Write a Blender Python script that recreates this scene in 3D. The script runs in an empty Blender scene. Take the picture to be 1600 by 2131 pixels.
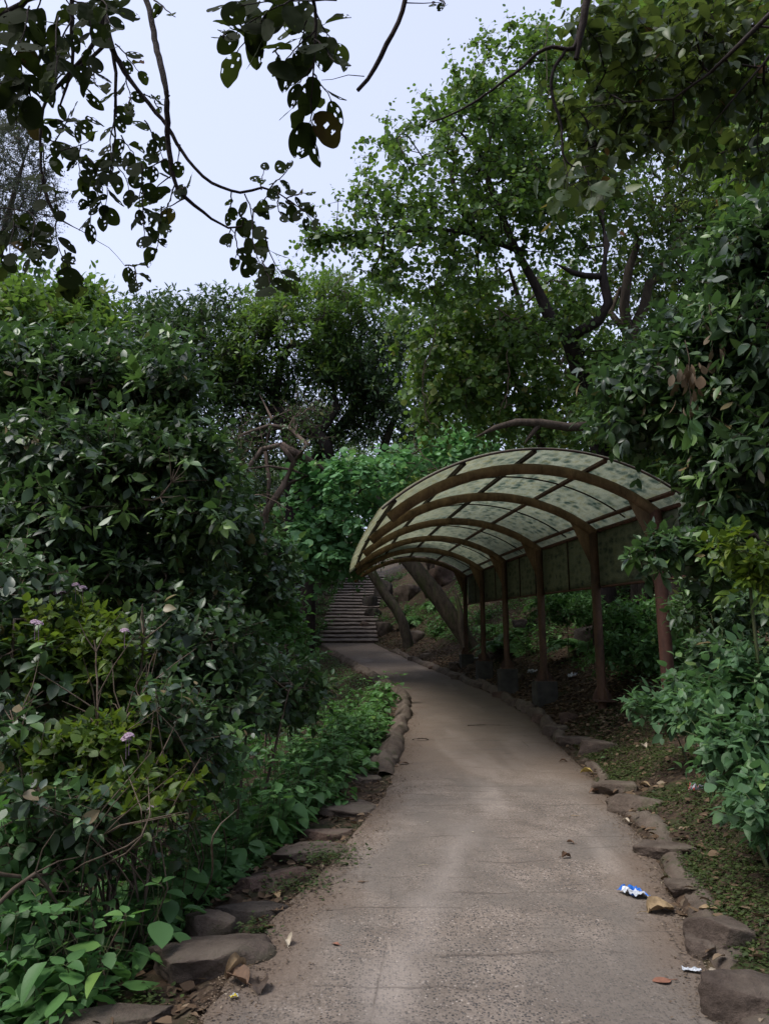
import bpy, math, numpy as np
from mathutils import Vector
R = math.radians
SC = bpy.context.scene
COL = SC.collection
rng = np.random.default_rng(11)

# ---------------------------------------------------------------- camera, sky, sun, exposure
CAMZ = 1.5; PITCH = R(12)
cam = bpy.data.cameras.new('camera'); camo = bpy.data.objects.new('camera', cam); COL.objects.link(camo)
cam.sensor_fit = 'HORIZONTAL'; cam.sensor_width = 36; cam.lens = 36; cam.clip_start = .05; cam.clip_end = 2000
camo.location = (0, 0, CAMZ); camo.rotation_euler = (R(90) + PITCH, 0, 0)
SC.camera = camo
SUN_EL = R(58); SUN_AZ = R(-115)          # azimuth from +Y towards +X
w = bpy.data.worlds.new('World'); SC.world = w; w.use_nodes = True
nt = w.node_tree; nt.nodes.clear()
sky = nt.nodes.new('ShaderNodeTexSky'); sky.sky_type = 'NISHITA'; sky.sun_disc = False
sky.sun_elevation = SUN_EL; sky.sun_rotation = SUN_AZ; sky.air_density = 1.0; sky.dust_density = 2.5; sky.ozone_density = 1.0
bw = nt.nodes.new('ShaderNodeHueSaturation'); bw.inputs['Saturation'].default_value = .46; bw.inputs['Hue'].default_value = .515
rg = nt.nodes.new('ShaderNodeMix'); rg.data_type = 'RGBA'; rg.inputs['Factor'].default_value = .5
rg.inputs['B'].default_value = (4.4, 4.95, 7.0, 1)      # thin even cloud veil over the clear sky
bg = nt.nodes.new('ShaderNodeBackground'); bg.inputs['Strength'].default_value = .1
ow = nt.nodes.new('ShaderNodeOutputWorld')
nt.links.new(sky.outputs[0], bw.inputs['Color']); nt.links.new(bw.outputs[0], rg.inputs['A'])
nt.links.new(rg.outputs['Result'], bg.inputs['Color']); nt.links.new(bg.outputs[0], ow.inputs[0])
sl = bpy.data.lights.new('sun', 'SUN'); sl.energy = 1.5; sl.angle = R(28); sl.color = (1, .95, .88)
so = bpy.data.objects.new('sun', sl); COL.objects.link(so)
sd = Vector((math.sin(SUN_AZ) * math.cos(SUN_EL), math.cos(SUN_AZ) * math.cos(SUN_EL), math.sin(SUN_EL)))
so.rotation_euler = sd.to_track_quat('Z', 'Y').to_euler(); so.location = (0, 0, 30)
SC.view_settings.view_transform = 'Standard'; SC.view_settings.look = 'None'
SC.view_settings.exposure = 1.17; SC.view_settings.gamma = 1
SC.cycles.max_bounces = 6; SC.cycles.diffuse_bounces = 3; SC.cycles.glossy_bounces = 2
SC.cycles.transmission_bounces = 3; SC.cycles.transparent_max_bounces = 6

# ---------------------------------------------------------------- helpers
CP, SP = math.cos(PITCH), math.sin(PITCH)
def P(px, py, t):
    """point of the place seen at (px, py) of the photograph, t metres deep"""
    u = (px - 800) / 1600.; v = (1065.5 - py) / 1600.
    return np.array([t * u, t * (CP - v * SP), CAMZ + t * (SP + v * CP)])
def smooth(x, a, b):
    s = np.clip((x - a) / (b - a), 0, 1); return s * s * (3 - 2 * s)
def hsh(ix, iy, s=0):
    h = np.sin(ix * 127.1 + iy * 311.7 + s * 74.7) * 43758.5453
    return h - np.floor(h)
def vnoise(x, y, s=0):
    x = np.asarray(x, float); y = np.asarray(y, float)
    ix, iy = np.floor(x), np.floor(y); fx, fy = x - ix, y - iy
    fx = fx * fx * (3 - 2 * fx); fy = fy * fy * (3 - 2 * fy)
    a = hsh(ix, iy, s); b = hsh(ix + 1, iy, s); c = hsh(ix, iy + 1, s); d = hsh(ix + 1, iy + 1, s)
    return (a * (1 - fx) + b * fx) * (1 - fy) + (c * (1 - fx) + d * fx) * fy - .5
def fbm(x, y, s=0, o=4):
    r = 0; a = 1.
    for i in range(o): r = r + a * vnoise(x * 2 ** i, y * 2 ** i, s + i); a *= .5
    return r
# path table: photo row, left px, right px, depth
_tab = [(2131, 415, 1510, 3.1), (1950, 545, 1440, 3.85), (1900, 590, 1415, 4.2), (1750, 735, 1335, 5.6), (1640, 812, 1250, 7.6),
        (1550, 832, 1160, 10), (1500, 850, 1112, 12.5), (1450, 852, 1035, 17), (1400, 775, 915, 23), (1370, 722, 842, 28), (1340, 668, 778, 33.5)]
_Y = []; _L = []; _Rr = []; _Z = []
for py, xl, xr, t in _tab:
    a = P(xl, py, t); b = P(xr, py, t); _Y.append(a[1]); _L.append(a[0]); _Rr.append(b[0]); _Z.append(a[2])
_Y = [-30, 0] + _Y; _L = [-1.2, -.98] + _L; _Rr = [1.0, 1.25] + _Rr; _Z = [-.5, -.05] + _Z
Y0S = _Y[-1]                                        # foot of the stairs
STEPN = 21; STEP_D = .62; RISE = .218
for k, (l, r) in zip((4.4, 8.8, 13), ((-2.75, -.45), (-2.6, -.3), (-2.3, -.05))):
    _Y.append(Y0S + k); _L.append(l); _Rr.append(r); _Z.append(_Z[-1 if k == 4.4 else -1] + 4.4 * RISE / STEP_D * (1 if k < 13 else .95))
_Y += [300]; _L += [-1.5]; _Rr += [1]; _Z += [_Z[-1] + 40]
_Y = np.array(_Y); _L = np.array(_L); _Rr = np.array(_Rr); _Z = np.array(_Z)
def _sm(tab):
    yy = np.arange(-30, 300, .1); v = np.interp(yy, _Y, tab); o = v.copy()
    k = np.exp(-np.linspace(-2, 2, 15) ** 2); k /= k.sum()
    o[8:-8] = np.convolve(v, k, 'same')[8:-8]; return lambda y: np.interp(y, yy, o)
Lx = _sm(_L); Rx = _sm(_Rr); Zp = _sm(_Z)
def gz(x, y, fine=True):
    x = np.asarray(x, float); y = np.asarray(y, float)
    l = Lx(y); r = Rx(y); zp = Zp(y); d = x - r; e = l - x
    hr = .05 * smooth(d, 0, .12) + .22 * smooth(d, .1, .9)
    dd = np.maximum(0, d - 1.0); sl_ = .12 + .5 * smooth(y, 6, 14)
    hr = hr + 17 * np.tanh(dd * sl_ / 17) + .12 * smooth(y, 9, 12) * smooth(d, .5, 1.3) * (1 - smooth(y, 12.5, 16))
    dr = 1 - 1.0 * smooth(y, 20, 32)
    hl = -.04 * smooth(e, .0, .2) - dr * .6 * smooth(e, .35, 1.7) - dr * .12 * np.clip(e - 1.7, 0, 6) + .3 * np.maximum(0, e - 9) * (1 - .5 * smooth(e, 9, 60))
    h = np.where(d > 0, hr, np.where(e > 0, hl, 0))
    off = np.maximum(np.maximum(d, e), 0)
    n = fbm(x * .9, y * .9, 3) * .22 * smooth(off, .1, 1.5) + fbm(x * .15, y * .15, 9) * 2.0 * smooth(off, 4, 14)
    if fine: n = n + fbm(x * 5, y * 5, 5, 3) * .06 * smooth(off, .02, .4)
    far = smooth(y, 60, 75)
    z = zp + h + n
    return np.minimum(z, 34 + fbm(x * .03, y * .03, 4) * 8)
def G(px, py, lo=1.5, hi=90):
    """where the photo's pixel meets the ground"""
    t = np.geomspace(lo, hi, 900)
    u = (px - 800) / 1600.; v = (1065.5 - py) / 1600.
    X = t * u; Y = t * (CP - v * SP); Z = CAMZ + t * (SP + v * CP)
    k = np.argmax(Z < gz(X, Y)); k = max(k, 1)
    return np.array([X[k], Y[k], float(gz(X[k], Y[k]))]), t[k]

class MB:
    def __init__(s): s.V = []; s.F = []; s.A = []; s.M = []; s.n = 0
    def add(s, V, F, a=0., m=0):
        V = np.asarray(V, np.float32).reshape(-1, 3); F = np.asarray(F, np.int64)
        s.V.append(V); s.F.append(F + s.n); s.A.append(np.broadcast_to(np.asarray(a, np.float32), (len(V),)))
        s.M.append(np.full(len(F), m)); s.n += len(V); return s
    def mesh(s, name, mats, smoothf=True):
        me = bpy.data.meshes.new(name); V = np.concatenate(s.V); me.vertices.add(len(V)); me.vertices.foreach_set('co', V.ravel())
        ks = np.concatenate([np.full(len(f), f.shape[1]) for f in s.F]); loops = np.concatenate([f.ravel() for f in s.F])
        me.loops.add(len(loops)); me.loops.foreach_set('vertex_index', loops.astype(np.int32))
        me.polygons.add(len(ks)); st = np.concatenate([[0], np.cumsum(ks)[:-1]])
        me.polygons.foreach_set('loop_start', st.astype(np.int32)); me.polygons.foreach_set('loop_total', ks.astype(np.int32))
        me.polygons.foreach_set('material_index', np.concatenate(s.M).astype(np.int32))
        me.polygons.foreach_set('use_smooth', np.full(len(ks), smoothf))
        at = me.attributes.new('rnd', 'FLOAT', 'POINT'); at.data.foreach_set('value', np.concatenate(s.A).astype(np.float32))
        for m in (mats if isinstance(mats, (list, tuple)) else [mats]): me.materials.append(m)
        me.update(); return me
    def build(s, name, mats, parent=None, smoothf=True, loc=None):
        o = bpy.data.objects.new(name, s.mesh(name, mats, smoothf)); COL.objects.link(o)
        if parent is not None: o.parent = parent
        if loc is not None: o.location = loc
        return o
def tag(o, label=None, cat=None, group=None, kind=None):
    if label: o['label'] = label
    if cat: o['category'] = cat
    if group: o['group'] = group
    if kind: o['kind'] = kind
    return o
def thing(name, label, cat, loc=(0, 0, 0), group=None, rz=0):
    o = bpy.data.objects.new(name, None); COL.objects.link(o); o.location = tuple(map(float, loc)); o.rotation_euler = (0, 0, rz)
    o.empty_display_size = .2
    return tag(o, label, cat, group)
def copy_thing(o, loc, rz=0., sc=1., label=None):
    c = o.copy(); COL.objects.link(c); c.location = tuple(map(float, loc)); c.rotation_euler = (0, 0, rz)
    c.scale = (sc, sc, sc) if np.isscalar(sc) else sc
    if label: c['label'] = label
    for ch in list(o.children):
        d = ch.copy(); COL.objects.link(d); d.parent = c
        for g in list(ch.children):
            f = g.copy(); COL.objects.link(f); f.parent = d
    return c
def nrmz(a): return a / np.maximum(1e-9, np.linalg.norm(a, axis=-1, keepdims=True))
def cat_rom(pts, step):
    """smooth resample of rows (any columns; first three are xyz)"""
    p = np.asarray(pts, float); p = np.vstack([2 * p[0] - p[1], p, 2 * p[-1] - p[-2]]); out = []
    for i in range(1, len(p) - 2):
        n = max(1, int(np.linalg.norm(p[i + 1, :3] - p[i, :3]) / step)); s = np.linspace(0, 1, n, endpoint=False)[:, None]
        a, b, c, d = p[i - 1], p[i], p[i + 1], p[i + 2]
        out.append(.5 * (2 * b + (c - a) * s + (2 * a - 5 * b + 4 * c - d) * s ** 2 + (3 * b - a - 3 * c + d) * s ** 3))
    out.append(p[-2][None]); return np.vstack(out)
def tube(mb, pts, rad, k=8, a=0., m=0, cap=True, bump=0., sd=0):
    pts = np.asarray(pts, float); n = len(pts); rad = np.broadcast_to(np.asarray(rad, float), (n,))
    T = nrmz(np.gradient(pts, axis=0)); ref = np.array([0, 0, 1.]) if abs(T[:, 2]).mean() < .9 else np.array([1., 0, 0])
    S = nrmz(np.cross(T, ref)); U = np.cross(S, T); th = np.arange(k) / k * 2 * math.pi
    rr = rad[:, None] * np.ones((1, k))
    if bump: rr = rr * (1 + bump * 2 * vnoise(np.cumsum(np.ones(n))[:, None] * .45 + sd, np.arange(k)[None] * .8 + sd, sd) + bump * vnoise(np.arange(n)[:, None] * 1.7, np.arange(k)[None] * 1.9, sd + 3))
    V = pts[:, None] + rr[..., None] * (np.cos(th)[None, :, None] * S[:, None] + np.sin(th)[None, :, None] * U[:, None])
    V = V.reshape(-1, 3); i = np.arange(n - 1)[:, None] * k; j = np.arange(k)[None]; j2 = (j + 1) % k
    F = np.stack([i + j, i + j2, i + k + j2, i + k + j], -1).reshape(-1, 4)
    mb.add(V, F, a, m)
    if cap:
        for e, r in ((0, 1), (n - 1, 0)):
            c = np.vstack([V[e * k:(e + 1) * k], pts[e][None]]); q = np.arange(k)
            f = np.stack([q, (q + 1) % k, np.full(k, k)], -1); mb.add(c, f[:, ::-1] if r else f, a, m)
def box(mb, c, s, rot=None, a=0., m=0, bev=.0):
    """bevelled box: centre c, full size s, 3x3 rotation (columns = axes)"""
    s = np.asarray(s, float) / 2; b = min(bev, s.min() * .45)
    V = []; 
    for sx in (-1, 1):
        for sy in (-1, 1):
            for sz in (-1, 1):
                V += [(sx * (s[0] - b), sy * (s[1] - b), sz * s[2]), (sx * (s[0] - b), sy * s[1], sz * (s[2] - b)), (sx * s[0], sy * (s[1] - b), sz * (s[2] - b))]
    V = np.array(V); import bmesh
    bm = bmesh.new(); vs = [bm.verts.new(v) for v in (V if b > 0 else V[::3])]
    r = bmesh.ops.convex_hull(bm, input=vs); bmesh.ops.triangulate(bm, faces=bm.faces[:]); bm.verts.ensure_lookup_table(); bm.verts.index_update()
    V = np.array([v.co[:] for v in bm.verts]); F = np.array([[v.index for v in f.verts] for f in bm.faces]); bm.free()
    if rot is not None: V = V @ np.asarray(rot).T
    mb.add(V + np.asarray(c), F, a, m)

# ---------------------------------------------------------------- materials
def mat(name):
    m = bpy.data.materials.new(name); m.use_nodes = True; t = m.node_tree; b = t.nodes['Principled BSDF']; return m, t, b
def nd(t, ty, **kw):
    n = t.nodes.new(ty)
    for k, v in kw.items():
        if k in n.inputs.keys(): n.inputs[k].default_value = v
        else: setattr(n, k, v)
    return n
def ramp(t, fac, stops):
    r = t.nodes.new('ShaderNodeValToRGB'); el = r.color_ramp.elements
    while len(el) < len(stops): el.new(.5)
    for e, (p, c) in zip(el, stops): e.position = p; e.color = (*c, 1) if len(c) == 3 else c
    t.links.new(fac, r.inputs[0]); return r.outputs[0]
def mixc(t, f, a, b, bt='MIX'):
    n = t.nodes.new('ShaderNodeMix'); n.data_type = 'RGBA'; n.blend_type = bt
    for k, v in (('Factor', f), ('A', a), ('B', b)):
        if hasattr(v, 'links'): t.links.new(v, n.inputs[k])
        else: n.inputs[k].default_value = v if k == 'Factor' else (*v, 1)
    return n.outputs['Result']
def noise(t, scale, detail=4, vec=None, rough=.6, dist=0.):
    n = nd(t, 'ShaderNodeTexNoise', Scale=scale, Detail=detail, Roughness=rough, Distortion=dist)
    if vec is not None: t.links.new(vec, n.inputs['Vector'])
    return n.outputs['Fac']
def objco(t, scale=(1, 1, 1), kind='Object'):
    c = t.nodes.new('ShaderNodeTexCoord'); m = t.nodes.new('ShaderNodeMapping'); m.inputs['Scale'].default_value = scale
    t.links.new(c.outputs[kind], m.inputs[0]); return m.outputs[0]
def bumpn(t, b, h, st=.4, dist=.02):
    n = nd(t, 'ShaderNodeBump', Strength=st, Distance=dist); t.links.new(h, n.inputs['Height']); t.links.new(n.outputs[0], b.inputs['Normal']); return n

def m_leaf(name, stops, rough=.42, transl=.3, spec=.5, tcol=(.16, .3, .03), sat=.95):
    ds = lambda c: tuple((sum(c) / 3) * (1 - sat) + x * sat for x in c)
    stops = [(p, ds(c)) for p, c in stops]; tcol = ds(tcol)
    m, t, b = mat(name); a = nd(t, 'ShaderNodeAttribute', attribute_name='rnd')
    c = ramp(t, a.outputs['Fac'], stops)
    n = noise(t, 1.3, 2, objco(t)); c = mixc(t, ramp(t, n, [(.3, (0, 0, 0)), (.75, (.5, .5, .5))]), c, tuple(x * .55 for x in stops[len(stops) // 2][1]))
    t.links.new(c, b.inputs['Base Color']); b.inputs['Roughness'].default_value = rough; b.inputs['Specular IOR Level'].default_value = spec
    tr = nd(t, 'ShaderNodeBsdfTranslucent'); tc = mixc(t, .55, c, tcol); t.links.new(tc, tr.inputs['Color'])
    ms = nd(t, 'ShaderNodeMixShader'); ms.inputs[0].default_value = transl
    t.links.new(b.outputs[0], ms.inputs[1]); t.links.new(tr.outputs[0], ms.inputs[2])
    t.links.new(ms.outputs[0], t.nodes['Material Output'].inputs['Surface']); return m
def m_bark(name, c1, c2, sc=8, moss=0.):
    m, t, b = mat(name); v = objco(t, (1, 1, .35)); n = noise(t, sc, 6, v, .7, .4); n2 = noise(t, sc * .3, 3, v)
    c = ramp(t, n, [(.3, c1), (.7, c2)])
    if moss: c = mixc(t, ramp(t, n2, [(.5, (0, 0, 0)), (.65, (moss,) * 3)]), c, (.05, .07, .02))
    t.links.new(c, b.inputs['Base Color']); b.inputs['Roughness'].default_value = .9; b.inputs['Specular IOR Level'].default_value = .2
    bumpn(t, b, n, .9, .03); return m
def m_rock(name, c1, c2, dust=.5, moss=.5):
    m, t, b = mat(name); v = objco(t); n = noise(t, 3.5, 8, v, .62); n2 = noise(t, 38, 6, v, .75)
    c = ramp(t, n, [(.32, c1), (.68, c2)]); c = mixc(t, .7, c, ramp(t, n2, [(.3, (.35, .35, .35)), (.7, (1, 1, 1))]), 'MULTIPLY')
    g = nd(t, 'ShaderNodeNewGeometry'); s = nd(t, 'ShaderNodeSeparateXYZ'); t.links.new(g.outputs['Normal'], s.inputs[0])
    n3 = noise(t, 2.1, 5, v); k = nd(t, 'ShaderNodeMath', operation='MULTIPLY'); t.links.new(s.outputs[2], k.inputs[0]); t.links.new(n3, k.inputs[1])
    c = mixc(t, ramp(t, k.outputs[0], [(.36, (0, 0, 0)), (.6, (dust,) * 3)]), c, (.17, .14, .11))
    n4 = noise(t, 5, 4, objco(t, (1.1, .9, 1.3))); c = mixc(t, ramp(t, n4, [(.55, (0, 0, 0)), (.68, (moss,) * 3)]), c, (.045, .055, .02))
    t.links.new(c, b.inputs['Base Color']); b.inputs['Roughness'].default_value = .88; b.inputs['Specular IOR Level'].default_value = .25
    h = mixc(t, .35, ramp(t, n, [(0, (0, 0, 0)), (1, (1, 1, 1))]), ramp(t, n2, [(0, (0, 0, 0)), (1, (1, 1, 1))])); bumpn(t, b, h, 1., .06); return m
def m_simple(name, c1, c2, sc=10, rough=.8, spec=.3, bump=.3, metal=0.):
    m, t, b = mat(name); n = noise(t, sc, 5, objco(t)); t.links.new(ramp(t, n, [(.3, c1), (.7, c2)]), b.inputs['Base Color'])
    b.inputs['Roughness'].default_value = rough; b.inputs['Specular IOR Level'].default_value = spec; b.inputs['Metallic'].default_value = metal
    if bump: bumpn(t, b, n, bump, .01)
    return m

def m_ground():
    m, t, b = mat('forest_soil'); v = objco(t); n = noise(t, .8, 6, v); n2 = noise(t, 9, 6, v, .7)
    c = ramp(t, n2, [(.3, (.018, .013, .009)), (.52, (.045, .032, .023)), (.75, (.085, .062, .045))])
    vo = nd(t, 'ShaderNodeTexVoronoi', Scale=22.); vo.inputs['Randomness'].default_value = 1; t.links.new(v, vo.inputs['Vector'])
    sp = nd(t, 'ShaderNodeSeparateColor'); t.links.new(vo.outputs['Color'], sp.inputs[0])
    lit = ramp(t, sp.outputs[0], [(.0, (.02, .014, .01)), (.5, (.055, .038, .027)), (.85, (.11, .07, .045)), (1, (.17, .13, .09))])
    msk = ramp(t, n, [(.35, (.1,) * 3), (.6, (.6,) * 3)]); c = mixc(t, msk, c, lit)
    c = mixc(t, ramp(t, noise(t, 1.9, 5, objco(t, (1.2, 1, 1))), [(.5, (0, 0, 0)), (.66, (.7,) * 3)]), c, (.03, .045, .014))
    t.links.new(c, b.inputs['Base Color']); b.inputs['Roughness'].default_value = .95; b.inputs['Specular IOR Level'].default_value = .15
    h = mixc(t, .5, c, n2_c(t, n2)); bumpn(t, b, h, .8, .05); return m
def n2_c(t, n): return ramp(t, n, [(0, (0, 0, 0)), (1, (1, 1, 1))])
def m_path():
    """worn brown concrete: exposed dark aggregate, trowel lines, earth at the edges and far away"""
    m, t, b = mat('worn_concrete'); v = objco(t)
    big = noise(t, .55, 5, objco(t, (1, .6, 1)), .6); mid = noise(t, 3.2, 6, v, .65); fine = noise(t, 60, 3, v, .7)
    c = ramp(t, mid, [(.28, (.15, .122, .10)), (.5, (.225, .186, .155)), (.74, (.305, .256, .217))])
    c = mixc(t, .7, c, ramp(t, fine, [(.3, (.42, .4, .38)), (.7, (1.2, 1.18, 1.15))]), 'MULTIPLY')
    v1 = nd(t, 'ShaderNodeTexVoronoi', Scale=75.); t.links.new(v, v1.inputs['Vector'])
    s1 = nd(t, 'ShaderNodeSeparateColor'); t.links.new(v1.outputs['Color'], s1.inputs[0])
    # stones: cell centre area of cells that drew a high number
    dot = ramp(t, v1.outputs['Distance'], [(.38, (1, 1, 1)), (.5, (0, 0, 0))]); pick = ramp(t, s1.outputs[0], [(.36, (0, 0, 0)), (.42, (1, 1, 1))])
    at = nd(t, 'ShaderNodeAttribute', attribute_name='rnd')       # 1 in the worn middle, 0 at the dusty edges
    worn = mixc(t, 1., ramp(t, big, [(.35, (.5,) * 3), (.5, (1, 1, 1))]), at.outputs['Color'], 'MULTIPLY')
    k = mixc(t, 1., mixc(t, 1., dot, pick, 'MULTIPLY'), worn, 'MULTIPLY')
    c = mixc(t, k, c, mixc(t, s1.outputs[1], (.03, .029, .03), (.13, .115, .105)))
    pick2 = ramp(t, s1.outputs[2], [(.93, (0, 0, 0)), (.95, (.8,) * 3)]); c = mixc(t, mixc(t, 1., mixc(t, 1., dot, pick2, 'MULTIPLY'), worn, 'MULTIPLY'), c, (.42, .36, .31))
    # grey worn patches and lighter dust streak
    c = mixc(t, ramp(t, noise(t, 1.1, 5, objco(t, (1, .8, 1)), .6, .8), [(.43, (0, 0, 0)), (.6, (.7,) * 3)]), c, (.145, .125, .107))
    c = mixc(t, ramp(t, noise(t, .9, 4, objco(t, (1.6, .35, 1)), .5, .4), [(.55, (0, 0, 0)), (.72, (.55,) * 3)]), c, (.40, .345, .30))
    # earth by the edges
    e = mixc(t, 1., ramp(t, at.outputs['Fac'], [(.0, (1, 1, 1)), (.75, (0, 0, 0))]), ramp(t, mid, [(.3, (.5,) * 3), (.6, (1, 1, 1))]), 'MULTIPLY')
    c = mixc(t, e, c, mixc(t, fine, (.10, .072, .052), (.17, .125, .095)))
    # transverse trowel marks, broken up
    wv = nd(t, 'ShaderNodeTexWave', Scale=1.1, Distortion=3.4, Detail=4., wave_type='BANDS', bands_direction='Y'); wv.inputs['Detail Scale'].default_value = 1.4
    t.links.new(v, wv.inputs['Vector'])
    ln = mixc(t, 1., ramp(t, wv.outputs['Fac'], [(.0, (1, 1, 1)), (.02, (0, 0, 0))]), ramp(t, noise(t, 1.7, 4, objco(t, (.7, 2, 1))), [(.48, (0, 0, 0)), (.6, (1, 1, 1))]), 'MULTIPLY')
    c = mixc(t, mixc(t, 1., ln, (.6,) * 3, 'MULTIPLY'), c, (.07, .055, .045))
    # pale trowel ridge running away from the viewer, fine cracks
    sx = nd(t, 'ShaderNodeSeparateXYZ'); t.links.new(v, sx.inputs[0])
    def mt(op, a, b_=None, c_=None):
        q = nd(t, 'ShaderNodeMath', operation=op)
        for i_, x_ in enumerate((a, b_, c_)):
            if x_ is None: continue
            if hasattr(x_, 'links'): t.links.new(x_, q.inputs[i_])
            else: q.inputs[i_].default_value = x_
        return q.outputs[0]
    dx = mt('ABSOLUTE', mt('ADD', mt('SUBTRACT', sx.outputs[0], mt('MULTIPLY_ADD', sx.outputs[1], .22, -.75)), mt('MULTIPLY_ADD', noise(t, 1.3, 3, v), .5, -.25)))
    band = mixc(t, 1., ramp(t, dx, [(.0, (.36,) * 3), (.16, (0, 0, 0))]), ramp(t, mt('MULTIPLY', sx.outputs[1], .1), [(.58, (1, 1, 1)), (.68, (0, 0, 0))]), 'MULTIPLY')
    c = mixc(t, band, c, (.34, .295, .26))
    vc = nd(t, 'ShaderNodeTexVoronoi', Scale=.55, feature='DISTANCE_TO_EDGE'); wv2 = mixc(t, .16, v, n2_c(t, noise(t, 2.2, 5, v)), 'ADD'); t.links.new(wv2, vc.inputs['Vector'])
    ck = mixc(t, 1., ramp(t, vc.outputs['Distance'], [(.0, (.55,) * 3), (.005, (0, 0, 0))]), ramp(t, noise(t, .8, 3, v), [(.48, (0, 0, 0)), (.56, (1, 1, 1))]), 'MULTIPLY'); c = mixc(t, ck, c, (.05, .04, .033))
    t.links.new(c, b.inputs['Base Color']); b.inputs['Roughness'].default_value = .86; b.inputs['Specular IOR Level'].default_value = .3
    h = mixc(t, .5, n2_c(t, fine), n2_c(t, mid)); h = mixc(t, k, h, (.9, .9, .9)); h = mixc(t, ln, h, (0, 0, 0)); bumpn(t, b, h, .55, .02); return m

def m_rust(name, light, dark, sc=6):
    m, t, b = mat(name); v = objco(t, (1, 1, .25)); n = noise(t, sc, 7, v, .7, .6); n2 = noise(t, 22, 5, objco(t), .7)
    c = ramp(t, n, [(.3, dark), (.52, tuple((a + c_) / 2 for a, c_ in zip(dark, light))), (.72, light)])
    c = mixc(t, .5, c, ramp(t, n2, [(.3, (.5, .5, .5)), (.7, (1.1, 1.1, 1.1))]), 'MULTIPLY')
    t.links.new(c, b.inputs['Base Color']); b.inputs['Roughness'].default_value = .72; b.inputs['Specular IOR Level'].default_value = .35; bumpn(t, b, n2, .5, .01); return m
def m_sheet(name, dirt_shade, cream=(.74, .73, .60)):
    """translucent ribbed plastic sheet with scale-like grime; UVs in metres"""
    m, t, b = mat(name); uv = nd(t, 'ShaderNodeUVMap'); mp = nd(t, 'ShaderNodeMapping'); mp.inputs['Scale'].default_value = (1, 1, 1); t.links.new(uv.outputs[0], mp.inputs[0])
    def mapped(s):
        q = nd(t, 'ShaderNodeMapping'); q.inputs['Scale'].default_value = s; t.links.new(uv.outputs[0], q.inputs[0]); return q.outputs[0]
    sp = nd(t, 'ShaderNodeSeparateXYZ'); t.links.new(uv.outputs[0], sp.inputs[0])
    wob = noise(t, 2.4, 3, mp.outputs[0])
    vo = nd(t, 'ShaderNodeTexVoronoi', Scale=1.); vo.inputs['Randomness'].default_value = .6; t.links.new(mapped((4.6, 9., 1)), vo.inputs['Vector'])
    sc = nd(t, 'ShaderNodeSeparateColor'); t.links.new(vo.outputs['Color'], sc.inputs[0])
    scale = ramp(t, vo.outputs['Distance'], [(.25, (1, 1, 1)), (.62, (0, 0, 0))]); some = ramp(t, sc.outputs[0], [(.1, (.2,) * 3), (.4, (1,) * 3)])
    k = mixc(t, 1., scale, some, 'MULTIPLY')
    blot = ramp(t, noise(t, .9, 5, mapped((1, 1.2, 1)), .65), [(.3, (.35, .35, .35)), (.5, (1, 1, 1))])
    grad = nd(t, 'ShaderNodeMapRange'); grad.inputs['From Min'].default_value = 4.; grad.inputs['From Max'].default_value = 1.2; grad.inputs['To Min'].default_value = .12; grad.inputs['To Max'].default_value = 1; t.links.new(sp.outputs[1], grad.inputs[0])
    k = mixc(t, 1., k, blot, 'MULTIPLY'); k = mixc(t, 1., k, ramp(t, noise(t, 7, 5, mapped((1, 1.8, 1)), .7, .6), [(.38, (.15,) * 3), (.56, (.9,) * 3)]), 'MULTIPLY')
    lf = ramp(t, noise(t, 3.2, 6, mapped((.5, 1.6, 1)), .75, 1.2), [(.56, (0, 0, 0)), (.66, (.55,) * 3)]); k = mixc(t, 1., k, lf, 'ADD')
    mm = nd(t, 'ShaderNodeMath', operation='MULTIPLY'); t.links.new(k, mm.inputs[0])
    if dirt_shade < 1: t.links.new(grad.outputs[0], mm.inputs[1])
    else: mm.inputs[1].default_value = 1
    base = mixc(t, noise(t, 1.2, 5, mapped((1, 2, 1))), cream, (.40, .42, .33))
    yel = ramp(t, noise(t, 9, 4, mapped((.6, 2.2, 1)), .6), [(.5, (0, 0, 0)), (.66, (.8,) * 3)]); base = mixc(t, yel, base, (.42, .36, .12))
    if dirt_shade < 1:
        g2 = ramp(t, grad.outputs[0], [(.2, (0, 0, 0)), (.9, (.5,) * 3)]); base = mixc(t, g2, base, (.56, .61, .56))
    else: base = mixc(t, .8, base, (.24, .27, .18))  # back panel colour darkened for the dim hill behind the sheet
    c = mixc(t, mm.outputs[0], base, (.15, .22, .20) if dirt_shade < 1 else (.05, .08, .07))
    fil = ramp(t, noise(t, 30, 5, mapped((.7, 2.5, 1)), .7), [(.3, (.72,) * 3), (.7, (1.06,) * 3)]); c = mixc(t, 1., c, fil, 'MULTIPLY')
    t.links.new(c, b.inputs['Base Color']); b.inputs['Roughness'].default_value = .5
    tr = nd(t, 'ShaderNodeBsdfTranslucent'); t.links.new(c, tr.inputs['Color']); ms = nd(t, 'ShaderNodeMixShader'); ms.inputs[0].default_value = .78 if dirt_shade < 1 else .55
    t.links.new(b.outputs[0], ms.inputs[1]); t.links.new(tr.outputs[0], ms.inputs[2]); t.links.new(ms.outputs[0], t.nodes['Material Output'].inputs['Surface'])
    return m
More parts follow.
